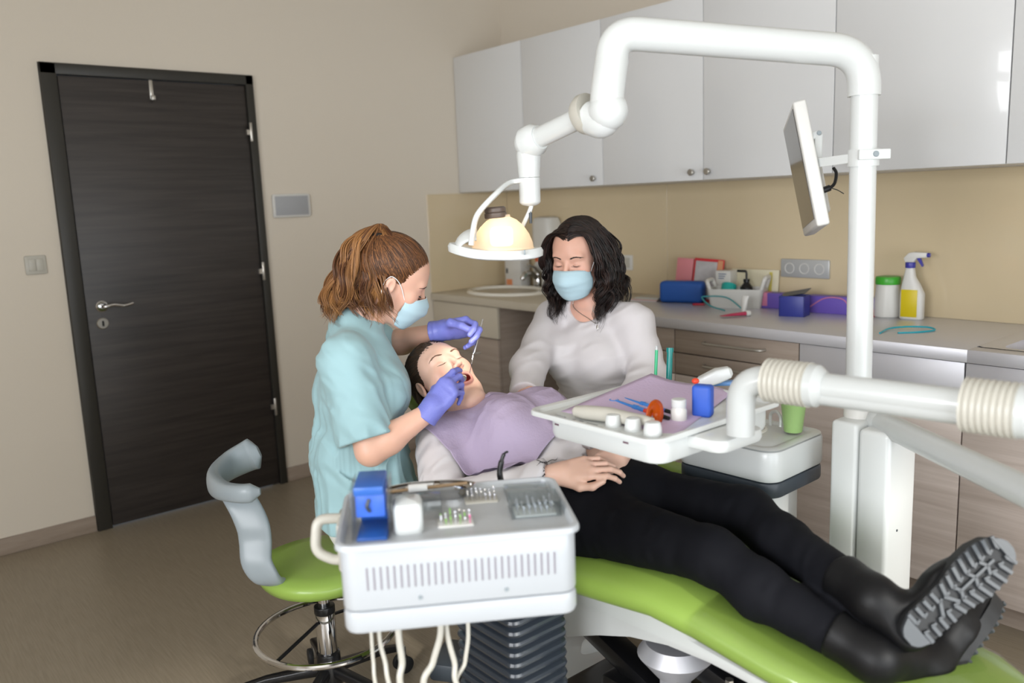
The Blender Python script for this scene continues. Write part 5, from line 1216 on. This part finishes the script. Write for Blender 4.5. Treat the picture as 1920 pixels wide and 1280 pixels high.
# trousers
tro0, _ = union([ec(pJ['pelvis']+A(.02, 0, 0), pJ['waist']*.6+pJ['pelvis']*.4, pS, .168, .112, .145, .098, .05)]+leg(hipR, knR, anR, .97, (0, 0, -1))+leg(hipL, knL, anL, .97, (0, 0, -1)))
axT = [A(1, 0, 0), A(0, 1, 0), A(0, 0, 1)]
def trous(P):
    d = tro0(P)-.004+folds(P, axT, (36, 18, 18), .0018, 4)
    return smax(d, -(P-pJ['pelvis']-A(-.045, 0, 0))@nrm(A(1, 0, -.25)), .008)
jn = smesh('trousers', [snet(trous, (2.48, -.24, .47), (3.42, .36, .83), .005)], M_jeans, pa)
# boots: shaft, foot, lugged sole
def boot(an, kn, heel, toe, nsole):
    """nsole: outward normal of the sole; heel/toe: points on the sole plane"""
    heel, toe, ns = A(heel), A(toe), nrm(nsole); d = nrm(toe-heel); ns = nrm(ns-d*(ns@d)); sd = np.cross(d, ns); L_ = np.linalg.norm(toe-heel)
    up = -ns
    T = lambda a, s, u: heel+d*a*L_+sd*s+up*u
    top = A(an)+(A(kn)-A(an))*.22
    f0, _ = union([cone(top, A(an), .050, .042, .02), cone(A(an), T(.12, 0, .045), .042, .038, .03), cone(T(.10, 0, .040), T(.55, 0, .048), .038, .036, .03), cone(T(.5, 0, .042), T(.86, 0, .034), .038, .031, .03), ec(T(.12, 0, .020), T(.5, 0, .020), sd, .032, .020, .036, .020, .02), ec(T(.5, 0, .020), T(.88, 0, .020), sd, .038, .020, .034, .018, .02)])
    ax = nrm(top-A(an))
    def bf(P): return smax(smax(f0(P), (P-top)@ax, .006), -((P-heel)@up-.012), .004)
    return bf, T, d, sd, ns, L_
bo = []
vw = nrm(CAM-A(3.45, .1, .65))
for i, (an, kn, heel, toe, ns) in enumerate(((anL, knL, at(1697, 1200, 1.50), at(1888, 1020, 1.53), vw*.85+A(.5, 0, 0)), (anR, knR, at(1752, 1300, 1.60), at(1862, 1118, 1.72), CR*.87-CU*.45+CF*.12))):
    bf, T, d, sd, ns, L_ = boot(an, kn, heel, toe, ns)
    cs = [A(an)+(A(kn)-A(an))*.25, T(-.1, 0, 0), T(1.1, 0, 0)]; lo, hi = np.min(cs, 0)-.08, np.max(cs, 0)+.08
    bt = smesh('boot', [snet(bf, lo, hi, .004)], M_boot, pa)
    # sole outline: a = 0 heel .. 1 toe
    out = []
    hw = lambda a: float(np.interp(a, [0, .03, .12, .28, .45, .65, .8, .92, .98, 1.0], [.010, .022, .032, .031, .033, .043, .043, .034, .020, .008]))
    aa = list(np.concatenate([np.linspace(0, .1, 6), np.linspace(.15, .85, 15), np.linspace(.9, 1, 7)]))
    M_ = Matrix(((sd[0], d[0]*L_, ns[0], heel[0]), (sd[1], d[1]*L_, ns[1], heel[1]), (sd[2], d[2]*L_, ns[2], heel[2]), (0, 0, 0, 1)))
    poly = [(hw(a), a) for a in aa]+[(-hw(a), a) for a in aa[::-1]]
    b = B(); b.M = M_; b.prism(poly, -.026, .004); so = b.build('sole', M_rubber, bt, world=True)
    # lugs
    b = B(); b.M = M_
    def lug(x0, a0, x1, a1, w, z=.011):
        p, q = A(x0, a0*L_), A(x1, a1*L_); t = nrm(q-p); n_ = A(-t[1], t[0])*w/2; P = [p+n_, q+n_, q-n_, p-n_]; P = [(v[0], v[1]/L_) for v in P]; b.prism(P, .003, z)
    for k, a in enumerate(np.linspace(.07, .93, 13)):
        w = hw(a)*.98
        if a < .10: continue
        for s in (1, -1): lug(s*w*.36, a-.012, s*w, a+.014*(1 if a > .4 else -1), .0068); lug(s*w*.30, a-.018, s*w*.38, a+.02, .004)
    for a in (.52, .66, .78): lug(-.014, a-.03, .0, a, .0055); lug(.014, a-.03, .0, a, .0055)
    lug(-.012, .40, .012, .46, .006); lug(.012, .30, -.012, .36, .006); lug(0, .50, 0, .84, .0045)
    P = [(hw(a)*.93, a) for a in np.linspace(.0, .11, 6)]; b.prism(P+[(-x, a) for x, a in P[::-1]], .003, .012)
    P = [(hw(a)*.93, a) for a in np.linspace(.93, 1.0, 6)]; b.prism(P+[(-x, a) for x, a in P[::-1]], .003, .012)
    b.build('tread_lugs', M_sole, so, world=True)
    # zip-like bright pull between the legs
# bib: lilac paper draped over the chest
M_bib = mat('lilac_bib_paper', 'ab9db6', .8, bump=.6, bscale=130)
bibq = [A(2.155, -.215, 0), A(2.53, -.185, 0), A(2.50, .225, 0), A(2.18, .215, 0)]
def surf(P): return jersey(P)
nI, nJ = 84, 88; U, V = np.meshgrid(np.linspace(0, 1, nI), np.linspace(0, 1, nJ), indexing='ij'); u, v = U.ravel()[:, None], V.ravel()[:, None]
P = bibq[0]*(1-u)*(1-v)+bibq[1]*u*(1-v)+bibq[2]*u*v+bibq[3]*(1-u)*v
notch = np.exp(-((v-.48)/.13)**2)*np.exp(-(u/.16)**2); P[:, 0] += (notch*.075)[:, 0]; P[:, 2] = 1.02
D0 = drop_on(surf, P, (0, 0, -1), 80, .007); Zb = D0[:, 2].reshape(nI, nJ)
Zb = np.maximum(Zb, .70)
for _ in range(70): Zp = np.pad(Zb, 1, mode='edge'); av = (Zp[:-2, 1:-1]+Zp[2:, 1:-1]+Zp[1:-1, :-2]+Zp[1:-1, 2:])/4; Zb = np.maximum(av, D0[:, 2].reshape(nI, nJ)*1.0)
UU, VV = U, V
Zb = Zb+.006*np.exp(-np.abs(VV-.5)/.03)+.006*np.exp(-np.abs(UU-.46)/.03)-.004*np.exp(-np.abs(VV-.27)/.02)+.005*np.exp(-np.abs(VV-.76)/.02)
Pg = np.stack([P[:, 0].reshape(nI, nJ), P[:, 1].reshape(nI, nJ), Zb], -1)
bib = solid(B().grid([[tuple(q) for q in r] for r in Pg]).build('bib', M_bib, None, smooth=180), .0006, 1)
tag(bib, 'lilac paper bib spread over the reclining patient chest', 'bib')

# ------------------------------------------------------------------ DENTIST
de = thing('person', 'woman in a light teal tunic with a brown ponytail bending over the patient', 'person', (2.03, -.36, .455))
DC = A(2.066, -.178, 1.222); DR = fr([.836, -.515, -.189], [.382, .794, -.473], [.393, .323, .861])
dF = nrm(A(.50, .86, 0)); dS = A(dF[1], -dF[0], 0)
dJ = dict(pelvis=A(2.045, -.290, .585), waist=A(2.035, -.305, .75), chest=A(2.025, -.285, .92))
dJ['neck'] = A(1.995, -.265, 1.085); dJ['Rsh'] = A(2.115, -.372, 1.025); dJ['Lsh'] = A(1.845, -.205, 1.03)
dRe, dRw = A(2.205, -.365, .80), A(*at(806, 771, 2.20)); dLe, dLw = A(1.81, -.06, .99), A(*at(826, 620, 2.46))
hipR2, hipL2 = dJ['pelvis']+dS*.085-A(0, 0, .01), dJ['pelvis']-dS*.085-A(0, 0, .01)
kR2, kL2 = hipR2+A(.16, .28, -.03), hipL2+A(.05, .36, -.03); aR2, aL2 = kR2+A(-.02, .02, -.42), kL2+A(-.03, .05, -.42); kR2[2] = kL2[2] = .475; aR2[2] = aL2[2] = .09
dneck = [cone(dJ['neck']-A(0, 0, .02), DC+DR@A(0, -.025, -.06), .054, .050, .03)]
hs0, hbox0 = head_sdf(0)
body = torso(dJ, dS, dF, .91, .040)+dneck+arm(dJ['Rsh'], dRe, dRw, 1.02)+arm(dJ['Lsh'], dLe, dLw, 1.0)+leg(hipR2, kR2, aR2, .92)+leg(hipL2, kL2, aL2, .92)
dtint = skin_tint('deb09a', 'c07a70', DC, DR)
skin, dfull = blend_body('body', de, M_skin, body, hs0, DC, DR, hbox0, (1.70, -.52, .04), (2.40, .16, 1.16), .0065, (), dtint, .0024)
eye_bits(DC, DR, de, mat('brown_brow', '4a3426', .6), side=(1,), zb=.020, lashw=.0013, hd=hs0)
face_mask(DC, DR, de, top=-.010, sx=.98)
# gloved hands
gy = nrm(A(*at(850, 714, 2.205))-dRw); gz = nrm(-CF*.55+CR*.25-CU*.10+A(0, 0, .1))
gz = nrm(-CF*.80-CR*.15+CU*.35)
g1, TG, tg1, _ = hand_prims(dRw+gy*.008, gy, gz, -1 if np.cross(gy, gz)@CU > 0 else 1, [(.35, .5, .3), (.45, .6, .35), (.6, .7, .4), (.75, .8, .4)], [(.042, .045, -.022), (.046, .075, -.032), (.036, .100, -.034)], .90, .05, 1.04)
hp_ = np.cross(gy, gz)@CU
# thumb lies on the upper (camera up) side
sgn = 1 if hp_ > 0 else -1
g1, TG, tg1, _ = hand_prims(dRw+gy*.008, gy, gz, sgn, [(.50, .60, .30), (.85, .90, .45), (1.05, 1.05, .5), (1.2, 1.1, .4)], [(.040, .048, -.024), (.038, .078, -.040), (.024, .100, -.050)], .93, .06, 1.04)
g1 += [cone(dRw-gy*.028, dRw+gy*.012, .0335, .0290, .01)]
gf, (a, b_) = union(g1)
def gl1(P): return smax(gf(P)-.0006+folds(P, [gy, gz, np.cross(gy, gz)], (60, 14, 14), .0007, 2), -((P-dRw)@gy+.024), .002)
smesh('glove', [snet(gl1, a-.01, b_+.01, .0021)], M_glove, de)
ly = nrm(A(*at(880, 610, 2.44))-dLw); lz = nrm(CU*.55-CF*.10+CR*.10+CF*.62)
lsg = 1 if np.cross(ly, lz)@(-CF) > 0 else -1
g2, TL, tg2, _ = hand_prims(dLw+ly*.008, ly, lz, lsg, [(.75, .95, .35), (.85, 1.0, .4), (.95, 1.05, .4), (1.05, 1.1, .4)], [(.042, .040, -.020), (.040, .074, -.038), (.026, .100, -.052)], .98, .05, 1.04)
g2 += [cone(dLw-ly*.035, dLw+ly*.012, .0330, .0285, .01)]
gf2, (a, b_) = union(g2)
def gl2(P): return smax(gf2(P)-.0006+folds(P, [ly, lz, np.cross(ly, lz)], (60, 14, 14), .0009, 3), -((P-dLw)@ly+.030), .002)
smesh('glove', [snet(gl2, a-.01, b_+.01, .0021)], M_glove, de)
# tunic
dJt = dict(dJ)
armd = nrm(dRe-dJ['Rsh']); cuffR = dJ['Rsh']*.12+dRe*.88; armdL = nrm(dLe-dJ['Lsh']); cuffL = dJ['Lsh']*.2+dLe*.8
tun0, _ = union(torso(dJt, dS, dF, 1.06, .058)+[ec(dJ['pelvis']+A(0, 0, -.035), dJ['waist'], dS, .172, .126, .140, .112, .06), cone(dJ['Rsh'], cuffR+armd*.02, .066, .068, .035), cone(dJ['Lsh'], cuffL, .064, .062, .035), cone(dJ['neck']-A(0, 0, .01), dJ['chest']+dF*.02, .060, .10, .05)])
inn, _ = union([cone(dJ['Rsh'], cuffR+armd*.1, .048, .056, .03)]); innL, _ = union([cone(dJ['Lsh'], cuffL+armdL*.1, .048, .052, .03)])
def tunic(P):
    d = tun0(P)-.003; z = P[:, 2]
    d = d+folds(P, [dS, dF, A(0, 0, 1)], (26, 26, 6), .010, 3)*np.clip((1.02-z)/.25, .15, 1)+folds(P, [nrm(dF+A(0, 0, .9)), dS, A(0, 0, 1)], (34, 14, 14), .0045, 9)
    # sleeve seam
    sm_ = np.abs((P-dJ['Rsh'])@nrm(dS+A(0, 0, .1))+.028); d = d+.0016*np.exp(-(sm_/.0035)**2)*((P-dJ['chest'])@dS > .05)
    d = smax(d, -(z-.56), .006)
    near = np.linalg.norm(P-cuffR, axis=1) < .115; d = smax(d, np.where(near & ((P-dJ['chest'])@dS > .168), (P-cuffR)@armd, -1), .003); d = np.where((P-cuffR)@armd > -.03, np.maximum(d, np.where(near & ((P-dJ['chest'])@dS > .168), -(inn(P)+.001), -1)), d)
    d = smax(d, np.where(np.linalg.norm(P-cuffL, axis=1) < .11, (P-cuffL)@armdL, -1), .003)
    nk = DC+DR@A(0, -.01, -.10); d = smax(d, ((P-nk)@nrm(A(.35, .35, 1)))-.0, .008)
    return d
smesh('tunic', [snet(tunic, (1.72, -.58, .46), (2.34, .05, 1.20), .0045)], M_teal_cl, de)
pt0, _ = union([ec(dJ['pelvis'], dJ['waist']*.4+dJ['pelvis']*.6, dS, .165, .125, .14, .11, .05)]+leg(hipR2, kR2, aR2, 1.05)+leg(hipL2, kL2, aL2, 1.05))
def pants(P): return smax(pt0(P)-.004+folds(P, axT, (9, 9, 9), .004, 5), -(P[:, 2]-.11), .004)
smesh('trousers', [snet(pants, (1.72, -.56, .10), (2.42, .20, .70), .0065)], M_pants, de)
def clog(par, an, f):
    f = nrm(f); s_ = A(f[1], -f[0], 0); q, _ = union([ec(A(an[0], an[1], .035)-f*.03, A(an[0], an[1], .035)+f*.06, s_, .036, .034, .040, .034, .03), ec(A(an[0], an[1], .035)+f*.06, A(an[0], an[1], .03)+f*.13, s_, .042, .034, .036, .026, .03)])
    g = lambda P: smax(q(P), -P[:, 2]+.002, .004); a = A(an)-.2; b_ = A(an)+.2; a[2] = -.02; b_[2] = .13
    smesh('clog', [snet(g, a, b_, .006)], M_white, par)
clog(de, aR2, dF); clog(de, aL2, dF)
# hair: swept-back cap, then the ponytail
L, cols = [], []
tie = A(0, -.082, .088)
def j(a): return np.random.uniform(-a, a, 3)
SK = A(0, -.018, .040); SR = A(.0775, .0965, .0845)
def onskull(p, k=1.0): v = A(p)-SK; return SK+v/np.linalg.norm(v/SR)*k
HL = crom([(0, .080, .072), (.030, .076, .068), (.052, .060, .058), (.063, .040, .036), (.0705, .022, .006), (.0735, .002, .020), (.0765, -.022, .030), (.0755, -.036, .000), (.064, -.058, -.040), (.036, -.082, -.062), (0, -.092, -.066)], 200)
for i in range(2600):
    h = HL[random.randrange(200)].copy(); s = 1 if random.random() < .5 else -1; h[0] *= s
    r0 = h+(tie-h)*random.random()**2.2*.55; r0 = onskull(r0+j(.0015)) if r0[2] > -.01 else r0*A(1.01, 1.01, 1)
    low = r0[2] < -.01; q = [r0]
    kk = .012*random.random(); dj = j(.004)
    for t in (.2, .4, .6, .8): m = r0*(1-t)+tie*t+dj*math.sin(t*PI); q.append(onskull(m, 1.0+kk))
    q.append(tie+j(.007)); L.append(crom([DC+DR@p for p in q], 14)); cols.append(hcol('38200f', '8a5a34', 1.9))
dh = strands('hair', L, [.0016]*len(L), M_hair, de, cols)
hc2, _ = union([ell((0, -.020, .040), (.0755, .0935, .0825), None, .02)])
def hcap2(P): return smax(smax(hc2(P), (P[:, 1]*.75-P[:, 2]*.42)-.030+.18*np.abs(P[:, 0]), .008), -(P[:, 2]+.058+.25*P[:, 1]), .01)
a, b_ = worldbox(DC, DR, (-.1, -.14, -.1), (.1, .1, .14)); smesh('hair_cap', [snet(in_world(hcap2, DC, DR), a, b_, .004)], mat('hair_chestnut', '4a2a19', .45), dh)
TW = DC+DR@(tie+A(0, -.006, .006))
B().tube([TW+(CR*math.cos(t)*.016+CF*math.sin(t)*.016) for t in np.linspace(0, 2*PI, 17)], .005, 8).build('hair_tie', M_black, dh, world=True)
L, cols, rad = [], [], []
for c in range(56):      # clumps with their own wave
    tx = (c % 12)/11; dep_ = random.uniform(-1, 1)
    ex = 672+118*(tx-.5)*1.05+random.uniform(-12, 12); ey = 612-15*abs(tx-.6)+random.uniform(-40, 10)
    if c < 5: ex, ey = 628+random.uniform(-5, 25), 622+random.uniform(-6, 4)
    if c in (6, 7, 8): ex, ey = 722+random.uniform(-8, 8), 612
    dd = 2.275+.030*dep_; amp = random.uniform(.008, .015); fq = random.uniform(2.0, 3.2); phs = random.uniform(0, 6.28); hue = random.random()**1.3
    k0 = A(*at(713+8*(tx-.5), 420+6*abs(tx-.5), 2.285)); k1 = A(*at(695+70*(tx-.5), 446+8*abs(tx-.5), dd)); k2 = A(*at(680+96*(tx-.5), 510, dd)); k3 = A(*at(668+114*(tx-.5)*1.0, 565, dd)); k4 = A(*at(ex, ey, dd-.005))
    ctr = crom([TW, k0, k1, k2, k3, k4], 40); s_ = np.linspace(0, 1, 40)
    w1 = np.sin(s_*2*PI*fq+phs)*np.clip((s_-.15)*2.2, 0, 1)*amp; w2 = np.cos(s_*2*PI*fq+phs)*np.clip((s_-.15)*2.2, 0, 1)*amp
    ctr = ctr+w1[:, None]*CR+w2[:, None]*(-CF)*.8
    for k in range(34):
        r_ = math.sqrt(random.random())*.0105; a_ = random.uniform(0, 6.28); o1 = CR*math.cos(a_)*r_+(-CF)*math.sin(a_)*r_; env = np.clip(.35+2.2*s_, 0, 1)*(1-.55*s_**3)
        n_ = int(40*random.uniform(.8, 1)); fl = j(.006)
        L.append((ctr+o1*env[:, None]+(s_**2)[:, None]*fl)[:n_]); base = np.array(lin('4c2a16')[:3]); hi = np.array(lin('c08a52')[:3]); cols.append(base+(hi-base)*min(1, max(0, hue*.75+random.uniform(-.12, .18)))); rad.append(random.uniform(.0008, .0017))
pn_ = strands('ponytail', L, rad, M_hair, de, cols)
# instruments in the dentist's hands
mt_ = PC+PR@A(.004, .078, -.078); mh = A(tg1[0])
t = thing('mouth_mirror', 'steel mouth mirror held at the patient mouth by the near blue glove', 'mouth mirror', tuple(mh))
mdir = nrm(mt_-mh); B().tube([mh-mdir*.004, mh, mt_-mdir*.02], [.0030, .0030, .0014], 12).build('handle', M_chrome, t, world=True)
B().cyl(tuple(mt_-mdir*.012), tuple(mt_-mdir*.012+(-CF)*.0018+CU*.001), .0095, seg=24).build('mirror_disc', M_chrome, t, world=True)
pt_ = PC+PR@A(-.018, .083, -.072); ph_ = A(*at(905, 598, 2.44)); pdn = A(*at(889, 660, 2.40))
t = thing('dental_probe', 'long thin steel probe held upright by the far blue glove', 'instrument', tuple(ph_))
B().tube([ph_, ph_+(pdn-ph_)*.02, pdn, A(*at(887, 664, 2.40))], [.0022, .0030, .0030, .0022], 12).build('handle', M_chrome, t, world=True)
B().tube(crom([A(*at(887, 664, 2.40)), A(*at(884, 682, 2.385)), pt_], 12), [.0016]*6+[.0011]*6, 8).build('shank', M_chrome, t, world=True)

# ------------------------------------------------------------------ ASSISTANT
asn = thing('person', 'seated woman with long black wavy hair, face mask and white long-sleeved top', 'person', (2.07, .60, .45))
AC = A(2.0981, .5031, 1.2318); AR = fr([-.942, -.334, -.007], [.333, -.938, -.09], [.023, -.087, .996])
ct_, st_ = math.cos(-.12), math.sin(-.12); AR = AR@np.array([[1, 0, 0], [0, ct_, -st_], [0, st_, ct_]])
aF = nrm(A(.20, -.98, 0)); aS = A(aF[1], -aF[0], 0)
aJ = dict(pelvis=A(2.10, .62, .555), waist=A(2.115, .585, .74), chest=A(2.12, .55, .90), neck=A(2.105, .565, 1.065))
aJ['Rsh'] = aJ['neck']+aS*.158+A(0, 0, -.045)+aF*.01; aJ['Lsh'] = aJ['neck']-aS*.158+A(0, 0, -.045)+aF*.01
aRe, aRw = A(*at(990, 692, 2.66)), A(*at(984, 748, 2.50)); aLe, aLw = A(*at(1216, 700, 2.62)), A(*at(1165, 772, 2.42))
hR3, hL3 = aJ['pelvis']+aS*.09, aJ['pelvis']-aS*.09; kR3, kL3 = A(1.95, .25, .49), A(2.30, .24, .47); cR3, cL3 = A(1.97, .28, .09), A(2.33, .36, .09)
aneck = [cone(aJ['neck']-A(0, 0, .02), AC+AR@A(0, -.022, -.06), .052, .050, .03)]
body = torso(aJ, aS, aF, 1.0, .056)+aneck+arm(aJ['Rsh'], aRe, aRw, 1.0)+arm(aJ['Lsh'], aLe, aLw, 1.0)+leg(hR3, kR3, cR3, .9)+leg(hL3, kL3, cL3, .9)
hy = nrm(A(2.16, .16, .80)-aRw); h3, _, _, _ = hand_prims(aRw, hy, nrm(A(-.2, -.3, .9)), 1, [(.2, .3, .2)]*4, [(.042, .045, -.012), (.048, .075, -.02), (.04, .1, -.025)], .92)
hy2 = nrm(A(2.16, .20, .80)-aLw); h4, _, _, _ = hand_prims(aLw, hy2, nrm(A(.2, -.3, .9)), -1, [(.2, .3, .2)]*4, [(.042, .045, -.012), (.048, .075, -.02), (.04, .1, -.025)], .92)
atint = skin_tint('dcac98', 'b5685f', AC, AR)
skin, afull = blend_body('body', asn, M_skin, body, hs0, AC, AR, hbox0, (1.84, .10, .04), (2.45, .80, 1.13), .0065, (h3, h4), atint, .0022)
eye_bits(AC, AR, asn, mat('black_brow', '2a1d18', .6), zb=.020, lashw=.0013, hd=hs0)
face_mask(AC, AR, asn, top=-.014)
slR = [cone(aJ['Rsh'], aRe, .058, .050, .03), cone(aRe, aRw, .050, .038, .02)]; slL = [cone(aJ['Lsh'], aLe, .058, .050, .03), cone(aLe, aLw, .050, .038, .02)]
top0, _ = union(torso(aJ, aS, aF, 1.04, .062)+slR+slL+[ec(aJ['pelvis'], aJ['waist'], aS, .172, .130, .142, .112, .05)])
nk = aJ['neck']+aF*.075+A(0, 0, .006); ndr = nrm(aF*.62+A(0, 0, .80))
rw_, rwd = aRw, nrm(aRw-aRe); lwd = nrm(aLw-aLe)
def atop(P):
    z = P[:, 2]; d = top0(P)-.005
    d = d+folds(P, [A(0, 0, 1), aS, aF], (46, 9, 9), .0055, 6)*np.clip((.88-z)/.1, 0, 1)+folds(P, [nrm(A(0, 0, 1)+aS*.6), nrm(aS-A(0, 0, .6)), aF], (30, 11, 12), .004, 8)
    d = smax(d, ell(nk+A(0, 0, .02), (.072, .085, .068))[0](P)*-1, .004); d = smax(d, (P-aJ['neck'])@A(0, 0, 1)-.024, .006)
    d = smax(d, -(z-.60), .006)
    d = smax(d, np.where(np.linalg.norm(P-aRw, axis=1) < .10, (P-aRw)@rwd+.018, -1), .003); d = smax(d, np.where(np.linalg.norm(P-aLw, axis=1) < .10, (P-aLw)@lwd+.018, -1), .003)
    return d
smesh('white_top', [snet(atop, (1.84, .14, .58), (2.46, .80, 1.13), .0042)], M_white_cl, asn)
pt1, _ = union([ec(aJ['pelvis'], aJ['waist']*.5+aJ['pelvis']*.5, aS, .168, .128, .145, .112, .05)]+leg(hR3, kR3, cR3, 1.08)+leg(hL3, kL3, cL3, 1.08))
def pants2(P): return smax(pt1(P)-.004+folds(P, axT, (9, 9, 9), .004, 7), -(P[:, 2]-.11), .004)
smesh('trousers', [snet(pants2, (1.84, .10, .10), (2.46, .84, .72), .0065)], M_pants, asn)
clog(asn, cR3, aF); clog(asn, cL3, aF)
# necklace
n0 = lambda px, py, d: A(*at(px, py, d)); L = []
ch_ = [aJ['neck']+aS*.045+A(0, 0, .03), aJ['neck']+aS*.035+aF*.07, A(0, 0, 0), aJ['neck']-aS*.035+aF*.07, aJ['neck']-aS*.045+A(0, 0, .03)]; ch_[2] = n0(1091, 614, 2.62)
ln = crom(ch_, 30); ln = drop_on(lambda P: np.minimum(atop(P), afull(P)), ln+aF*.05, -aF, 40, .002)
nl = strands('necklace', [ln], [.0011], M_satin, asn)
pv = ln[15]; B().loft([(tuple(pv+A(0, 0, -.004)), aS, aF, .003, .001, 2), (tuple(pv+A(0, 0, -.018)+aF*.004), aS, aF, .0055, .0012, 2), (tuple(pv+A(0, 0, -.033)+aF*.006), aS, aF, .003, .001, 2)], seg=12).build('pendant', M_satin, nl, world=True)
# hair: centre-left parting, long waves to the chest
L, cols, rad = [], [], []; AT = lambda p: AC+AR@A(p)
for c in range(120):
    s = -1 if c % 5 < 3 else 1       # -1 is her left, the fuller side in the photo
    ph = random.random(); yb_ = random.uniform(-1, 1)
    r0 = A(-.006+s*.004, .060-.125*ph, .108-.02*abs(.4-ph)) if random.random() < .75 else A(s*.05, .035-.09*ph, .085)
    f_ = 1-ph
    p1 = A(s*(.060+.010*random.random()), .050*f_-.055*ph*1.0, .085)+j(.004); p2 = A(s*(.088+.014*random.random()), .052*f_-.080*ph, .020)+j(.006)
    p3 = A(s*(.092+.022*random.random()), .044*f_-.085*ph, -.060)+j(.010)
    p4 = A(s*(.085+.030*random.random()), .060*f_-.080*ph, -.125)+j(.014); p5 = A(s*(.058+.035*random.random()), .085*f_-.075*ph, random.uniform(-.250, -.185))+j(.010)
    if s > 0: p5 = p5*A(1, 1, .93); p3 = p3*A(.9, 1, 1); p4 = p4*A(.86, 1, 1)
    ctr = crom([r0, p1, p2, p3, p4, p5], 44); s_ = np.linspace(0, 1, 44); amp = random.uniform(.007, .014); fq = random.uniform(3.2, 5.2); phs = random.uniform(0, 6.28); en = np.clip((s_-.28)*2.0, 0, 1)
    ctr = ctr+np.stack([np.sin(s_*2*PI*fq+phs)*amp*en, np.cos(s_*2*PI*fq+phs)*amp*en, 0*s_], 1)
    for k in range(22):
        r_ = math.sqrt(random.random())*.0125; a_ = random.uniform(0, 6.28); o1 = A(math.cos(a_)*r_, math.sin(a_)*r_, 0); env = np.clip(.3+1.6*s_, 0, 1)*(1-.5*s_**4); fl = j(.007)
        Q = ctr+o1*env[:, None]+(s_**2)[:, None]*fl; L.append((AC+Q@AR.T)[:int(44*random.uniform(.86, 1))]); cols.append(hcol('0c0808', '33201a', 2.2)); rad.append(random.uniform(.0009, .0017))
for i in range(900):
    s = -1 if random.random() < .55 else 1; ph = random.random()
    r0 = A(-.006+s*.003, .072-.165*ph, .0); cc = A(0, -.020, .040); rr_ = A(.081, .098, .088)
    pts = []
    for t in np.linspace(0, 1, 6):
        a_ = t*1.62; v_ = A(s*math.sin(a_)*.081-.006*(1-t), (.075-.17*ph)*(1-(.95 if ph < .42 else .1)*t**1.4), 0); zz = math.cos(a_); yy = v_[1]; k_ = math.sqrt(max(.02, 1-((yy+.02)/.100)**2)); pts.append(cc+A(v_[0]*k_**.6, yy+.02, .090*zz*k_))
    L.append(crom([AC+AR@(p+j(.0015)) for p in pts], 16)); cols.append(hcol('0c0808', '35221b', 2.0)); rad.append(.0017)
ah = strands('hair', L, rad, M_hair, asn, cols)
hc3, _ = union([ell((0, -.022, .042), (.0795, .095, .0865), None, .02), ell((-.062, -.035, -.05), (.030, .052, .085), None, .03), ell((.060, -.040, -.045), (.026, .048, .080), None, .03), ell((0, -.075, -.06), (.060, .035, .08), None, .03)])
def hcap3(P):
    w_ = .064*np.sqrt(np.clip((.092-P[:, 2])/.075, 0, 1)); return smax(hc3(P), np.minimum(w_-np.abs(P[:, 0]+.004), P[:, 1]+.005), .004)
a, b_ = worldbox(AC, AR, (-.11, -.14, -.17), (.11, .12, .15)); smesh('hair_cap', [snet(in_world(hcap3, AC, AR), a, b_, .004)], mat('hair_black', '0d0a0a', .45), ah)
# ================================================================== CAMERA AND LIGHT
cd = bpy.data.cameras.new('camera'); cam = bpy.data.objects.new('camera', cd); COL.objects.link(cam)
cd.sensor_width = 36; cd.lens = FPX/1920*36; cd.clip_start = .05
Rm = Matrix(((CR[0], CU[0], -CF[0]), (CR[1], CU[1], -CF[1]), (CR[2], CU[2], -CF[2])))
cam.matrix_world = Matrix.Translation(tuple(CAM)) @ Rm.to_4x4()
cd.dof.use_dof = True; cd.dof.focus_distance = 2.35; cd.dof.aperture_fstop = 2.2
SC.camera = cam
def area(name, loc, rot, sx, sy, e, col=(1, 1, 1)):
    l = bpy.data.lights.new(name, 'AREA'); l.shape = 'RECTANGLE'; l.size = sx; l.size_y = sy; l.energy = e; l.color = col
    o = bpy.data.objects.new(name, l); COL.objects.link(o); o.location = loc; o.rotation_euler = rot; return o
# daylight through the two windows
area('window_daylight', (XR+.25, -.9, 1.09), (0, PI/2, 0), 1.6, 3.6, 60, (.93, .97, 1))
area('window_daylight', (3.95, YF-.25, 1.6), (PI/2, 0, 0), 2.5, 1.5, 108, (.97, .98, 1))
l = bpy.data.lights.new('sun', 'SUN'); l.energy = 1.3; l.angle = math.radians(3); l.color = (1, .96, .88); o = bpy.data.objects.new('sun', l); COL.objects.link(o)
o.rotation_euler = Vector((-1, .10, -.45)).to_track_quat('-Z', 'Y').to_euler()
# exam lamp beam
l = bpy.data.lights.new('exam_lamp_beam', 'SPOT'); l.energy = 6; l.spot_size = math.radians(24); l.spot_blend = .35; l.shadow_soft_size = .03; l.color = (1, .93, .82)
o = bpy.data.objects.new('exam_lamp_beam', l); COL.objects.link(o); lp = HC+Vector((0, 0, -.03)); o.location = lp
tgt = Vector((2.14, -.005, .945)); o.rotation_euler = (tgt-lp).to_track_quat('-Z', 'Y').to_euler()
w = bpy.data.worlds.new('world'); SC.world = w; w.use_nodes = True
bg = w.node_tree.nodes['Background']; bg.inputs[0].default_value = (.75, .87, 1, 1); bg.inputs[1].default_value = .6
SC.view_settings.view_transform = 'Standard'; SC.view_settings.look = 'None'; SC.view_settings.gamma = 1; SC.view_settings.exposure = .68; SC.view_settings.use_curve_mapping = False
SC.cycles.use_denoising = True; SC.cycles.transparent_max_bounces = 32; SC.cycles.max_bounces = 8; SC.cycles.diffuse_bounces = 4; SC.cycles.caustics_reflective = False; SC.cycles.caustics_refractive = False; SC.cycles.sample_clamp_indirect = 6
